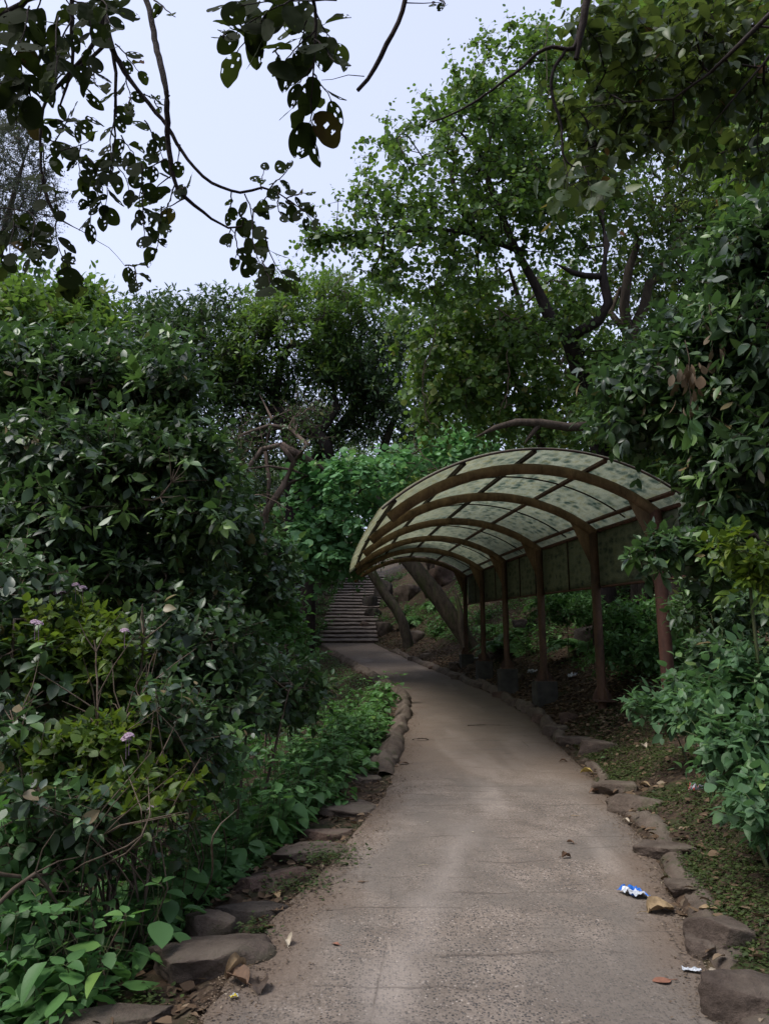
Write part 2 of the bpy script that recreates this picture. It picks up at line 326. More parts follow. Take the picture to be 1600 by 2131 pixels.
M = dict(
    soil=m_ground(), path=m_path(),
    rock=m_rock('brown_rock', (.08, .058, .046), (.19, .145, .118), .7, .35), darkrock=m_rock('dark_rock', (.04, .033, .029), (.105, .085, .073), .3, .5),
    redrock=m_rock('reddish_rock', (.095, .06, .048), (.20, .135, .105), .5, .4), step=m_simple('step_stone', (.10, .08, .07), (.24, .195, .17), 3.5, .9, .2, .5),
    kerb=m_rock('earthy_mortar', (.10, .075, .058), (.19, .145, .115), .7, .5),
    rust=m_rust('rusty_pipe', (.16, .085, .05), (.04, .026, .02)), redrust=m_rust('red_oxide_pipe', (.19, .085, .06), (.05, .026, .02)),
    arch=m_rust('weathered_brown_pipe', (.34, .215, .12), (.085, .052, .032)), iron=m_rust('thin_iron', (.06, .03, .02), (.02, .013, .01)),
    sheet=m_sheet('grimy_translucent_sheet', .8), panel=m_sheet('grimy_shaded_back_sheet', 1.), concrete=m_simple('dark_concrete', (.03, .029, .027), (.085, .08, .072), 5, .9),
    bark=m_bark('brown_bark', (.03, .022, .017), (.11, .085, .065), 9), greybark=m_bark('mossy_bark', (.025, .02, .016), (.12, .098, .075), 9, .8),
    redbark=m_bark('reddish_bark', (.05, .036, .029), (.16, .118, .096), 9),
    darkbark=m_bark('dark_bark', (.014, .011, .011), (.05, .037, .033), 12), stem=m_simple('green_stem', (.05, .07, .02), (.09, .10, .04), 12, .6, .4, 0),
    twig=m_simple('dry_twig', (.07, .05, .035), (.17, .13, .10), 12, .9, .2, 0),
    litter=None)
# ---------------------------------------------------------------- ground, path, stairs
def axis(lo, hi, near_lo, near_hi, d0, grow):
    a = list(np.arange(near_lo, near_hi + 1e-6, d0)); d = d0
    while a[-1] < hi: d *= grow; a.append(a[-1] + d)
    d = d0; b = []; x = near_lo
    while x > lo: d *= grow; x -= d; b.append(x)
    return np.array(b[::-1] + a)
gx = axis(-260, 260, -6, 8, .06, 1.045); gy = axis(-60, 420, 1.5, 26, .09, 1.035)
X, Y = np.meshgrid(gx, gy); Zg = gz(X, Y)
inp = (X > Lx(Y)) & (X < Rx(Y)); Zg = np.where(inp, Zg - .06, Zg)
st = inp & (Y > Y0S - .2) & (Y < Y0S + STEPN * STEP_D + .3); Zg = np.where(st, Zg - .25, Zg)
def gridfaces(ny, nx):
    i = np.arange(ny - 1)[:, None] * nx; j = np.arange(nx - 1)[None]; return np.stack([i + j, i + j + 1, i + nx + j + 1, i + nx + j], -1).reshape(-1, 4)
mb = MB(); mb.add(np.stack([X, Y, Zg], -1), gridfaces(*X.shape)); tag(mb.build('ground', M['soil']), kind='structure')
# path strip
ys = np.concatenate([np.arange(-4, 20, .06), np.arange(20, Y0S + .3, .15)]); s = np.linspace(0, 1, 45)
l = Lx(ys) - .06 + .05 * vnoise(ys * 2.3, ys * 0, 1) ; r = Rx(ys) + .05 + .05 * vnoise(ys * 2.1, ys * 0, 2)
PX = l[:, None] + (r - l)[:, None] * s; PY = np.broadcast_to(ys[:, None], PX.shape)
edge = np.minimum(s, 1 - s)[None] * (r - l)[:, None]
PZ = Zp(PY) + .01 - .045 * (1 - smooth(edge, 0, .07)) + .025 * fbm(PX * 1.2, PY * 1.2, 21) + .006 * fbm(PX * 6, PY * 6, 22)
edge = np.minimum(s, 1 - s)[None] * (r - l)[:, None]
wn = np.clip((edge - .08 + .35 * fbm(PX * 1.5, PY * 1.5, 31)) / .35, 0, 1) * (1 - .75 * smooth(PY, 7, 9.5))
mb = MB(); mb.add(np.stack([PX, PY, PZ], -1), gridfaces(*PX.shape), wn.ravel()); tag(mb.build('path', M['path']), kind='structure')

def rock(mb, c, s, rz=0., sd=0, flat=.0, planes=9, rough=.05, sub=4, tilt=(0, 0), a=0.):
    import bmesh
    r_ = np.random.default_rng(sd); bm = bmesh.new(); bmesh.ops.create_icosphere(bm, subdivisions=sub, radius=1.)
    V = np.array([v.co[:] for v in bm.verts]); F = np.array([[v.index for v in f.verts] for f in bm.faces]); bm.free()
    V = V / (np.abs(V) ** 3.4).sum(1, keepdims=True) ** (1 / 3.4)
    for _ in range(planes):
        n = nrmz(r_.normal(size=3) * np.array([1, 1, .35])); d = r_.uniform(.68, .98); q = V @ n; V = V - np.maximum(0, q - d)[:, None] * n * .95
    for _ in range(3):
        n = nrmz(np.array([r_.normal() * .22, r_.normal() * .22, 1])); d = r_.uniform(.62, .8); q = V @ n; V = V - np.maximum(0, q - d)[:, None] * n * .9
    nn = fbm(V[:, 0] * 2 + sd, V[:, 1] * 2 + V[:, 2] * 1.7, sd, 5); V = V * (1 + (rough * 1.6 + .05) * nn[:, None]) + .035 * np.stack([vnoise(V[:, 1] * 6 + sd, V[:, 2] * 6), vnoise(V[:, 0] * 6, V[:, 2] * 6 + sd), fbm(V[:, 0] * 5, V[:, 1] * 5 + sd, 3)], -1)
    V = V * np.asarray(s) / 2
    cz, sz = math.cos(rz), math.sin(rz); tx, ty = tilt
    V = V @ np.array([[1, 0, -math.sin(tx)], [0, 1, -math.sin(ty)], [math.sin(tx), math.sin(ty), 1]]) ; V = V @ np.array([[cz, sz, 0], [-sz, cz, 0], [0, 0, 1]])
    mb.add(V + np.asarray(c), F, a)

# stairs: each tread a part
stairs = thing('stone_stairway', 'long flight of worn stone steps climbing away from the end of the path', 'stairs', (float((Lx(Y0S) + Rx(Y0S)) / 2), float(Y0S), float(Zp(Y0S))))
sl0 = np.array(stairs.location)
for k in range(STEPN):
    y = Y0S + k * STEP_D; a, b_ = float(Lx(y)) - .15, float(Rx(y)) + .15; z = float(Zp(Y0S)) + .13 + k * RISE
    mb = MB(); n = 22; xs = np.linspace(a, b_, n); r1 = np.random.default_rng(k)
    riser = .095; fr = y + .05 * fbm(xs * 1.7 + k, xs * 0 + k, k) + .03 * vnoise(xs * 4, xs * 0 + k); tz = z + .03 * fbm(xs * 1.3, xs * 0 + k * 3, 5)
    rows = [(fr + .05, tz - .35), (fr + .045, tz - .05), (fr - .01, tz - .04), (fr - .01, tz - .01), (fr + .03, tz), (fr * 0 + y + STEP_D * .6, tz + .6 * (RISE - riser)), (fr * 0 + y + STEP_D + .12, tz + (RISE - riser) * 1.1)]
    V = np.stack([np.stack([xs, ry, rz_], -1) for ry, rz_ in rows]); mb.add(V, gridfaces(len(rows), n))
    for e in (0, -1):
        q = V[:, e]; c = np.vstack([q, [[q[0, 0], y + STEP_D + .12, z - .3]]]); f = np.array([[0, 1, 6], [1, 2, 6], [2, 3, 6], [3, 4, 6], [4, 5, 6], [0, 6, 7]]); mb.add(c, f if e else f[:, ::-1])
    mb.V = [v_ - sl0 for v_ in mb.V]; mb.build('stone_step', M['step'], stairs)

# mortar kerbs (real low ridges) and their rocks
def kerb(name, label, side, y0, y1, w0, h0, sd, off=.0):
    ys = np.arange(y0, y1, .05); e = Lx(ys) if side < 0 else Rx(ys); k = 13; th = np.linspace(0, 1, k)
    wv = w0 * (1 + .5 * fbm(ys * 1.1, ys * 0, sd)); hv = h0 * (1 + .7 * fbm(ys * 1.4, ys * 0, sd + 5)) * smooth(ys, y0, y0 + .3) * (1 - smooth(ys, y1 - .4, y1)); wob = .08 * fbm(ys * .8, ys * 0, sd + 7)
    Xk = (e + side * (wob + off))[:, None] + side * (th * 1.0)[None] * wv[:, None]; Yk = np.broadcast_to(ys[:, None], Xk.shape)
    pr = np.sin(np.pi * np.clip(th, 0, 1)) ** .45
    base = Zp(Yk) if side < 0 else Zp(Yk) + .0
    base = np.where(th[None] > .55, np.minimum(Zp(Yk), gz(Xk, Yk)), Zp(Yk)) - .05
    Xk = Xk + .05 * fbm(Yk * 1.9, Xk * 2, sd + 1, 3); Zk = base  + (hv[:, None] + .06) * pr[None] + (.055 * fbm(Xk * 3.1, Yk * 1.6, sd, 5) + .045 * np.abs(fbm(Xk * 9, Yk * 9, sd + 2, 3))) * pr[None]
    org = np.array([Xk[0, 0], ys[0], Zk[0, 0]])
    mb = MB(); F = gridfaces(*Xk.shape); mb.add(np.stack([Xk, Yk, Zk], -1) - org, F[:, ::-1] if side < 0 else F)
    return tag(mb.build(name, M['kerb'], loc=org), label, 'kerb')
kerb('mortar_kerb', 'rounded earthy mortar kerb along the left bend of the path', -1, 8.6, 31, .34, .085, 3, -.04)
kerb('mortar_kerb', 'low broken soil and mortar kerb in front of the shelter footings', 1, 10.6, 31, .26, .12, 13)
kerb('mortar_kerb', 'mossy near right path kerb between the grass and the concrete', 1, 2.6, 9.5, .22, .045, 33, .0)

NR = [0]
def srock(px, py, w, d, h, label, m='rock', rz=0., flat=.35, sink=.35, cat='rock', group=None, tilt=(0, 0), rough=.05, planes=9, dy=0.):
    NR[0] += 1; p, t = G(px, py); k0 = .98 if t < 9 else .78; w *= k0; d *= k0; h *= 1.3 if t < 12 else 1.2; sink = .5 if t < 12 else .42; c = np.array([p[0], p[1] + dy, gz(p[0], p[1] + dy) + h * (.5 - sink)])
    mb = MB(); rock(mb, (0, 0, 0), (w, d, h), R(rz), NR[0] * 7 + 1, flat, planes, rough, 5 if t < 7 else 4, tilt)
    o = mb.build('rock', M[m], loc=c); return tag(o, label, cat, group)
# left row of edging rocks, near to far
srock(445, 2005, .62, .42, .2, 'large flat grey slab at the left path edge, the widest of the edging stones', rz=28, flat=.2, tilt=(.1, -.05), sink=.25, planes=7)
srock(235, 2125, .5, .25, .07, 'low earthy slab half buried in the bottom left corner', 'kerb', rz=20, flat=.1, sink=.45)
srock(520, 1915, .42, .26, .18, 'dark rounded rock directly behind the large flat slab', 'darkrock', rz=15, flat=.4)
srock(440, 1940, .35, .26, .2, 'brown leaning rock under leaves left of the dark rounded rock', 'rock', rz=-25)
srock(560, 1845, .5, .4, .17, 'broad dark brown stone with weeds at its right corner', 'redrock', rz=35, flat=.2, tilt=(0, .1))
srock(640, 1785, .56, .34, .14, 'flat pale stone above the weedy clump on the left edge', rz=18, flat=.1)
srock(690, 1745, .42, .3, .15, 'small angular brown stone with a sharp right corner', 'redrock', rz=5, flat=.25)
srock(735, 1690, .6, .62, .15, 'wide smooth slab where the left edge narrows', rz=-22, flat=.12)
srock(755, 1625, .42, .4, .14, 'cracked flat stone topping the wide smooth slab', rz=12, flat=.15)
srock(800, 1590, .48, .42, .26, 'lumpy dark soil-crusted stone at the end of the mortar kerb', 'kerb', rz=40, flat=.5, rough=.09)
# right row
srock(1185, 1505, .42, .34, .32, 'blocky reddish boulder standing up on the right edge', 'redrock', rz=20, flat=.55, sink=.15, planes=11)
srock(1150, 1525, .4, .36, .22, 'mossy brown stone tucked against the blocky reddish boulder', 'redrock', rz=-20, flat=.4)
srock(1205, 1548, .75, .42, .17, 'flat edging stone in front of the blocky boulder', rz=-28, flat=.2)
srock(1243, 1565, .72, .4, .24, 'long pale flat slab with a vertical face on the right edge', rz=-20, flat=.15, planes=7)
srock(1290, 1645, .5, .3, .16, 'mossy flat stone right after the long pale slab', 'kerb', rz=-40, flat=.2)
srock(1325, 1680, .5, .32, .17, 'soil-covered stone beside the yellow dead leaf', 'kerb', rz=-35, flat=.2)
srock(1385, 1775, .42, .26, .1, 'pale low kerb slab where the grass meets the concrete', rz=-40, flat=.1)
srock(1500, 1960, .34, .26, .2, 'brown rounded rock at the lower right edge', rz=-30)
srock(1460, 1985, .2, .2, .17, 'upright grey-brown edging stone above the clear plastic scrap', 'rock', rz=-10, flat=.6)
srock(1570, 2085, .44, .34, .2, 'big smooth boulder cut off by the lower right corner', 'rock', rz=10, flat=.45, sink=.3, planes=6)
srock(1425, 1850, .24, .2, .1, 'small earth-covered stone beside the dry straws', 'kerb', rz=-10)
# rocks on the hillside and by the stairs
for (px, py, w_, d_, h_, lb, mm) in [
    (800, 1320, 1.2, 1.0, .9, 'pale boulder just right of the lowest steps', 'rock'), (862, 1338, 1.5, .9, .8, 'slanting pale boulder left of the thick leaning trunk', 'rock'),
    (772, 1262, 1.3, 1.1, 1.0, 'dark block against the right side of the stairs', 'darkrock'), (775, 1285, 1.1, 1.0, .8, 'dark rock below the thin leaning trunk', 'darkrock'),
    (800, 1240, 1.8, 1.4, 1.2, 'dark rock high beside the upper steps', 'darkrock'), 
    (845, 1250, 2.4, 1.6, 1.3, 'big shadowed boulder on the slope behind the leaning trunks', 'rock'), (930, 1210, 2.6, 1.6, 1.2, 'smooth brown boulder high on the slope under the arches', 'redrock'),
    (900, 1235, 1.6, 1.4, .8, 'half buried brown rock above the thick trunk', 'redrock'), (1066, 1425, .75, .5, .42, 'rounded mossy boulder in front of the third footing', 'kerb'),
    (985, 1395, .8, .4, .25, 'flat earthy stone before the far footings', 'kerb'), (1230, 1330, .9, .7, .5, 'dark rock among the undergrowth behind the second post', 'darkrock'),
    (1090, 1310, .9, .7, .5, 'dark rock behind the back panel posts', 'darkrock'), (760, 1305, .8, .6, .4, 'reddish rock beside the second step', 'redrock'),
    (950, 1392, .7, .4, .3, 'low stone left of the farthest footing', 'rock'), (890, 1368, .6, .4, .22, 'low brown stone on the far right kerb', 'kerb')]:
    srock(px, py, w_, d_, h_, lb, mm, rz=(px * 37) % 180, flat=.5, sink=.35, rough=.08)
# small stones set in the right hand kerb and along the left one
k_ = 0
names_y = [(11.2, 'beside the third post'), (12.6, 'before the block of the third post'), (14.0, 'between the third and fourth posts'), (15.4, 'before the fourth post'), (17.2, 'past the fourth post'), (19.2, 'before the fifth post'), (21.5, 'before the farthest post'), (24.5, 'past the farthest post'), (27.5, 'near the bottom step')]
for y, lb in names_y:
    mb = MB(); w_ = rng.uniform(.3, .5); rock(mb, (0, 0, 0), (w_, w_ * 1.2, .26), rng.uniform(0, 3), int(y * 10), .4, 8, .08, 3)
    tag(mb.build('kerb_stone', M[['kerb', 'redrock', 'rock'][k_ % 3]], loc=(float(Rx(y)) + .1, y, float(Zp(y)) + .05)), 'small kerb stone on the right edge ' + lb, 'stone', 'small stones of the right kerb'); k_ += 1

# ---------------------------------------------------------------- the shelter
PB = [P(1410, 1465, 9.2), P(1238, 1435, 11.3), P(1130, 1418, 14.15), P(1062, 1392, 17.1), P(1010, 1376, 19.9), P(968, 1362, 23.)]
KN = [P(1372, 1058, 9.2), P(1218, 1110, 11.3), P(1118, 1150, 14.15), P(1053, 1170, 17.1), P(1003, 1186, 19.9), P(965, 1200, 23.)]
# regularise: straight row
PB = np.array(PB); KN = np.array(KN)
kp = [(1410, 1465, 1372, 1058, 9.2), (1238, 1435, 1218, 1110, 11.3), (1130, 1418, 1118, 1150, 14.15), (1062, 1392, 1053, 1170, 17.1), (1010, 1376, 1003, 1186, 19.9), (968, 1362, 965, 1200, 23.)]
def zat(py, y): v = (1065.5 - py) / 1600.; return CAMZ + y * (SP + v * CP) / (CP - v * SP)
MD = np.array([P((a + c) / 2, (b + d) / 2, t) for a, b, c, d, t in kp]); yy = MD[:, 1]
for i, (a, b, c, d, t) in enumerate(kp): PB[i] = [MD[i, 0], yy[i], zat(b, yy[i])]; KN[i] = [MD[i, 0], yy[i], zat(d, yy[i])]
fx = np.polyfit(yy, MD[:, 0], 2); xs_ = np.polyval(fx, yy)
fz = np.polyfit(yy, KN[:, 2], 1); kz = np.polyval(fz, yy)
print('posts', np.round(xs_, 2), np.round(yy, 2), np.round(kz, 2), 'slope', fz, 'orig', np.round(KN, 2).tolist())
A_ = nrmz(np.array([(xs_[5] - xs_[0]) / (yy[5] - yy[0]), 1, 0])); E_ = np.array([-A_[1], A_[0], 0]); W_ = 3.27; RR = 2.6
S0 = np.array([xs_[0], yy[0], float(gz(xs_[0], yy[0]))])
shel = thing('walkway_shelter', 'arched rusty pipe shelter with grimy translucent roof standing over the path', 'shelter', S0)
def sag(d, rr=0.): return np.sqrt(np.maximum(.01, (RR + rr) ** 2 - (d - W_ / 2) ** 2)) - math.sqrt(RR ** 2 - (W_ / 2) ** 2)
def arcp(y, d, rr=0.):
    """point on the roof curve above row coordinate y, d metres out from the post line"""
    x = np.polyval(fx, y); z = np.polyval(fz, y)
    ang = np.arcsin(np.clip((d - W_ / 2) / RR, -1, 1)); dd = d + rr * np.sin(ang)
    zz = z + RR * np.cos(ang) - math.sqrt(RR ** 2 - (W_ / 2) ** 2) + rr * np.cos(ang) - .035 * d
    return np.stack([x + E_[0] * dd, y + E_[1] * dd, zz], -1)
def loc(mb): mb.V = [v - S0 for v in mb.V]; return mb
for i in range(6):
    b0 = np.array([xs_[i], yy[i], 0.]); blk = i >= 2; top = PB[i, 2]
    g = float(gz(xs_[i], yy[i])); zb = top if blk else min(top, g + .12)
    mb = MB(); lean = np.array([.0, 0, 0]) ; pts = [b0 + [0, 0, z] + lean * (z - zb) for z in np.linspace(zb - .1, kz[i] + .02, 14)]
    tube(mb, pts, .066 if i else .078, 14, bump=.02, sd=i); post = loc(mb).build('post', M['redrust'] if i == 0 else M['rust'], shel)
    if i == 0: post['label'] = 'nearest post, painted dull red'
    mb = MB(); box(mb, b0 + [0, 0, zb + .012], (.3, .3, .03), bev=.004)
    for q in range(4):
        a = q * math.pi / 2 + .3; c, s_ = math.cos(a), math.sin(a)
        V = [b0 + np.array([c * r_ - s_ * w2, s_ * r_ + c * w2, zb + z]) for w2 in (-.006, .006) for r_, z in ((.05, .02), (.165, .02), (.155, .08), (.05, .26))]
        mb.add(V, [[0, 1, 2, 3], [7, 6, 5, 4], [0, 4, 5, 1], [1, 5, 6, 2], [2, 6, 7, 3], [3, 7, 4, 0]])
    loc(mb).build('base_plate', M['rust'], post, smoothf=False)
    if blk:
        mb = MB(); hb = max(.35, top - g + .25); box(mb, b0 + [0, 0, top - hb / 2 - .004], (.38, .38, hb), bev=.012, rot=np.array([E_, A_, [0, 0, 1]]).T)
        loc(mb).build('concrete_footing', M['concrete'], shel, smoothf=False)
    d = np.linspace(-.02, W_ + (.06 * (i % 2)), 40); mb = MB(); tube(mb, arcp(yy[i] + d * 0, d), .066, 14, bump=.02, sd=10 + i); loc(mb).build('arch_pipe', M['arch'], shel)
    # knee gusset
    mb = MB(); q = [arcp(yy[i], .0) + [0, 0, -.06], arcp(yy[i], .16), arcp(yy[i], .26), arcp(yy[i], .36) - [0, 0, .03], b0 + E_ * .06 + [0, 0, kz[i] - .5], b0 + [0, 0, kz[i] - .56]]
    V = [p + A_ * s_ for s_ in (-.006, .006) for p in q]; n = 6
    mb.add(V, [[0, 1, 2, 3, 4, 5]]); mb.add(V, [[11, 10, 9, 8, 7, 6]]); mb.add(V, [[a, a + 6, (a + 1) % 6 + 6, (a + 1) % 6] for a in range(6)])
    loc(mb).build('gusset_plate', M['arch'], shel, smoothf=False)
y0, y1 = yy[0] - .62, yy[5] + .25
for d in (.1, .85, 1.65, 2.45, 3.22):
    mb = MB(); ys = np.linspace(y0 + .04, y1 - .03, 40); c = arcp(ys, ys * 0 + d, .095)
    ang = math.asin((d - W_ / 2) / RR); N_ = E_ * math.sin(ang) + np.array([0, 0, math.cos(ang)]); T_ = np.cross(A_, N_); V = []
    for p in c: V += [p + T_ * a + N_ * b_ for a, b_ in ((-.022, -.022), (.022, -.022), (.022, .022), (-.022, .022))]
    V = np.array(V).reshape(-1, 3); i = np.arange(39)[:, None] * 4; j = np.arange(4)[None]; F = np.stack([i + j, i + (j + 1) % 4, i + 4 + (j + 1) % 4, i + 4 + j], -1).reshape(-1, 4)
    mb.add(V, F); mb.add(V[:4], [[3, 2, 1, 0]]); mb.add(V[-4:], [[0, 1, 2, 3]]); loc(mb).build('purlin', M['iron'] if d > 1 else M['redrust'], shel, smoothf=False)
for i in range(5):
    y = (yy[i] + yy[i + 1]) / 2; d = np.linspace(0, W_, 30); mb = MB(); tube(mb, arcp(y + d * 0, d, .104), .011, 6); loc(mb).build('support_rod', M['iron'], shel)
d = np.linspace(-.1, W_ + .08, 30); mb = MB(); tube(mb, arcp(y0 + d * 0, d, .112), .014, 6); loc(mb).build('edge_rod', M['iron'], shel)
def sheet(name, grid, mt, uvs):
    ny, nx, _ = grid.shape; mb = MB(); F = gridfaces(ny, nx); mb.add(grid.reshape(-1, 3) - S0, F); o = mb.build(name, mt, shel); me = o.data
    uvl = me.uv_layers.new(name='UVMap'); li = F.ravel(); uvl.data.foreach_set('uv', uvs.reshape(-1, 2)[li].astype(np.float32).ravel())
    so_ = o.modifiers.new('thickness', 'SOLIDIFY'); so_.thickness = .004; so_.offset = 1; return o
ys = np.linspace(y0, y1, 150); d = np.linspace(-.12, W_ + .1, 60); YY, DD = np.meshgrid(ys, d, indexing='ij')
wav = .012 * fbm(YY * 1.3, DD * .8, 77) + .004 * np.sin(YY * 2 * math.pi / .25) - .05 * smooth(.25 - DD, 0, .6)
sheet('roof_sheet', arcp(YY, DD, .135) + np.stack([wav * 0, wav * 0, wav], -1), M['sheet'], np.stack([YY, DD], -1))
# back panel hangs behind the posts
B_ = -E_ * .11
hh = np.linspace(.02, -.80, 12); ys = np.linspace(yy[0] - .35, y1 - .1, 120); YY, HH = np.meshgrid(ys, hh, indexing='ij')
g_ = np.stack([np.polyval(fx, YY) + B_[0] + .012 * fbm(YY * 1.2, HH * 2, 55), YY + B_[1], np.polyval(fz, YY) + HH], -1)
sheet('back_panel', g_[:, ::-1], M['panel'], np.stack([YY, HH], -1)[:, ::-1])
for hz, rr in ((.03, .03), (-.82, .02)):
    mb = MB(); ys = np.linspace(yy[0] - .4, y1 - .05, 30); tube(mb, np.stack([np.polyval(fx, ys) + B_[0] * .9, ys, np.polyval(fz, ys) + hz], -1), rr, 6); loc(mb).build('panel_rail', M['redrust'], shel)
for i in range(5):
    for fr in ((.5,) if i != 2 else (.2, .62)):
        y = yy[i] * (1 - fr) + yy[i + 1] * fr; 
        if i < 1: continue
        mb = MB(); x = np.polyval(fx, y) + B_[0] * .7; z = np.polyval(fz, y); tube(mb, [(x, y, z + .02), (x, y, z - .82)], .014, 6); loc(mb).build('panel_strut', M['iron'], shel)
# torn paper scraps stuck on the panel
for (px, py, sd) in ((1262, 1195, 1), (1281, 1177, 2), (1158, 1204, 3)):
    p = P(px, py, 10.4 if px > 1200 else 13.6); x = np.polyval(fx, p[1]) + B_[0] - .03; mb = MB(); r1 = np.random.default_rng(sd); n = 7
    a = np.linspace(0, 2 * math.pi, n, endpoint=False); rr = r1.uniform(.015, .05, n); V = [(x - .004 * (k % 2), p[1] + math.cos(t_) * q, p[2] + math.sin(t_) * q * 1.3) for k, (t_, q) in enumerate(zip(a, rr))]
    mb.add(V, [list(range(n))]); loc(mb).build('paper_scrap', m_simple('old_paper', (.3, .3, .25), (.45, .44, .38), 20, .9, .2, 0), shel, smoothf=False)
# long rod that runs along the roof on the left and right
mb = MB(); q = np.array([P(690, 1080, 20), P(800, 1040, 16.5), P(960, 970, 13)]); 
# ---------------------------------------------------------------- foliage
def leafp(kind='ovate', n=3, wd=.5, fold=.25, curl=.18):
    """leaf of length 1 along +y, folded on its midrib, normal +z: verts, tris, across-sign"""
    s = np.linspace(0, 1, n + 2); V = [(0, 0, 0)]
    f = {'ovate': lambda q: (np.sin(np.pi * q ** .72)) ** .85, 'lance': lambda q: (np.sin(np.pi * q ** .9)) ** 1.0, 'round': lambda q: (np.sin(np.pi * np.clip(q * .93 + .05, 0, 1) ** .8)) ** .5,
         'obov': lambda q: (np.sin(np.pi * q ** 1.25)) ** .7}[kind]
    for q in s[1:-1]:
        h = wd / 2 * float(f(q)); z = -curl * q * q
        V += [(-h, q, z + fold * h), (0, q, z), (h, q, z + fold * h)]
    V += [(0, 1, -curl)]; F = [(0, 2, 1), (0, 3, 2)]
    for i in range(n - 1):
        a = 1 + 3 * i; F += [(a, a + 1, a + 4), (a, a + 4, a + 3), (a + 1, a + 2, a + 5), (a + 1, a + 5, a + 4)]
    a = 1 + 3 * (n - 1); L = len(V) - 1; F += [(a, a + 1, L), (a + 1, a + 2, L)]
    return np.array(V, float), np.array(F)
def put(mb, proto, pos, d, nr, size, rnd, r, wj=.2, m=0):
    V, F = proto; N = len(pos)
    if N == 0: return
    d = nrmz(d); nr = nrmz(nr - (nr * d).sum(-1, keepdims=True) * d); x = np.cross(d, nr)
    sz = np.broadcast_to(size, (N,))[:, None, None]; wv = (1 + wj * r.normal(size=N))[:, None, None]; cv = r.uniform(-.4, 1.9, N)[:, None, None]
    W = pos[:, None] + sz * (V[None, :, 0, None] * wv * x[:, None] + V[None, :, 1, None] * d[:, None] + V[None, :, 2, None] * cv * nr[:, None])
    FF = F[None] + (np.arange(N) * len(V))[:, None, None]
    mb.add(W.reshape(-1, 3), FF.reshape(-1, 3), np.repeat(np.broadcast_to(rnd, (N,)), len(V)), m)
def rdir(r, n): return nrmz(r.normal(size=(n, 3)))
def shoots(mb, tw, C, D, r, proto, size, ntw=4, ltw=.4, k=7, spread=.7, rosette=0., out=.9, droop=.2, upn=.8, rmean=.5, rvar=.22, twr=.0025, tints=None, up=.15):
    """every centre throws ntw twigs, every twig carries k leaves"""
    N = len(C); C2 = np.repeat(C, ntw, 0); n = len(C2); D2 = nrmz(np.repeat(D, ntw, 0) * (1 - spread) + rdir(r, n) * spread + np.array([0, 0, up])); L = ltw * r.uniform(.5, 1.3, n)
    tip = C2 + D2 * L[:, None] + np.array([0, 0, -1.]) * (L[:, None] * droop * .6)
    if tw is not None and twr > 0:
        s_ = nrmz(np.cross(D2, rdir(r, n))); u_ = np.cross(D2, s_); V = np.stack([C2 + s_ * twr * 1.5, C2 - s_ * twr * .75 + u_ * twr, C2 - s_ * twr * .75 - u_ * twr, tip], 1)
        F = np.array([[0, 1, 3], [1, 2, 3], [2, 0, 3]])[None] + (np.arange(n) * 4)[:, None, None]; tw.add(V.reshape(-1, 3), F.reshape(-1, 3))
    q = np.tile(np.linspace(.12, 1, k), n) if not rosette else np.tile(1 - rosette * np.linspace(1, 0, k) ** 1.5, n)
    D3 = np.repeat(D2, k, 0); b = np.repeat(C2, k, 0) * (1 - q)[:, None] + np.repeat(tip, k, 0) * q[:, None]
    e1 = nrmz(np.cross(D3, np.array([.13, .2, 1.]))); e2 = np.cross(D3, e1); a = np.tile(np.arange(k) * 2.4, n) + np.repeat(r.uniform(0, 6.3, n), k) + r.normal(size=n * k) * .3
    rad = e1 * np.cos(a)[:, None] + e2 * np.sin(a)[:, None]; o = out * (1.15 - .75 * q ** 3)
    ld = D3 * (1.1 - o)[:, None] + rad * o[:, None] + np.array([0, 0, -1]) * droop + r.normal(size=(n * k, 3)) * .16
    ln = np.array([0, 0, 1.]) * upn + D3 * .45 + r.normal(size=(n * k, 3)) * .33
    sz = size * r.uniform(.45, 1.25, n * k) * (1.08 - .3 * q)
    rn = np.clip(np.repeat(np.repeat(r.normal(size=N) * rvar * .6, ntw) + rmean + r.normal(size=n) * rvar * .5, k) + r.normal(size=n * k) * rvar * .7, .0, .96); rn[r.random(n * k) < .012] = 1.
    keep = r.random(n * k) > .1
    ps = proto if isinstance(proto, list) else [proto]; w_ = r.integers(0, len(ps), n * k)
    for i_, p_ in enumerate(ps):
        q_ = keep & (w_ == i_); put(mb, p_, b[q_], ld[q_], ln[q_], sz[q_], rn[q_], r)
def blobpts(blobs, n, r, shell=.45, clump=.0):
    """sample points in ellipsoids given as (px, py, rx px, ry px, depth, radius in depth m)"""
    wt = np.array([b[2] * b[3] * (b[4] ** 2) * b[5] for b in blobs], float) ** .8; wt /= wt.sum(); idx = r.choice(len(blobs), n, p=wt); out = []
    for i in idx:
        b = blobs[i]; v = nrmz(r.normal(size=3)) * r.random() ** (1 / 3 if shell == 0 else shell / 1.5); v *= 1 + .18 * r.normal()
        out.append(P(b[0] + v[0] * b[2], b[1] - v[1] * b[3], b[4] + v[2] * b[5]))
    out = np.array(out)
    q = vnoise(out[:, 0] * 1.1 + out[:, 2] * .9, out[:, 1] * .9 - out[:, 2] * 1.1, 5) + .5 * vnoise(out[:, 0] * 2.6 - out[:, 2] * 2, out[:, 2] * 2.6 + out[:, 1] * 2, 8)
    return out[q > np.quantile(q, .2)]
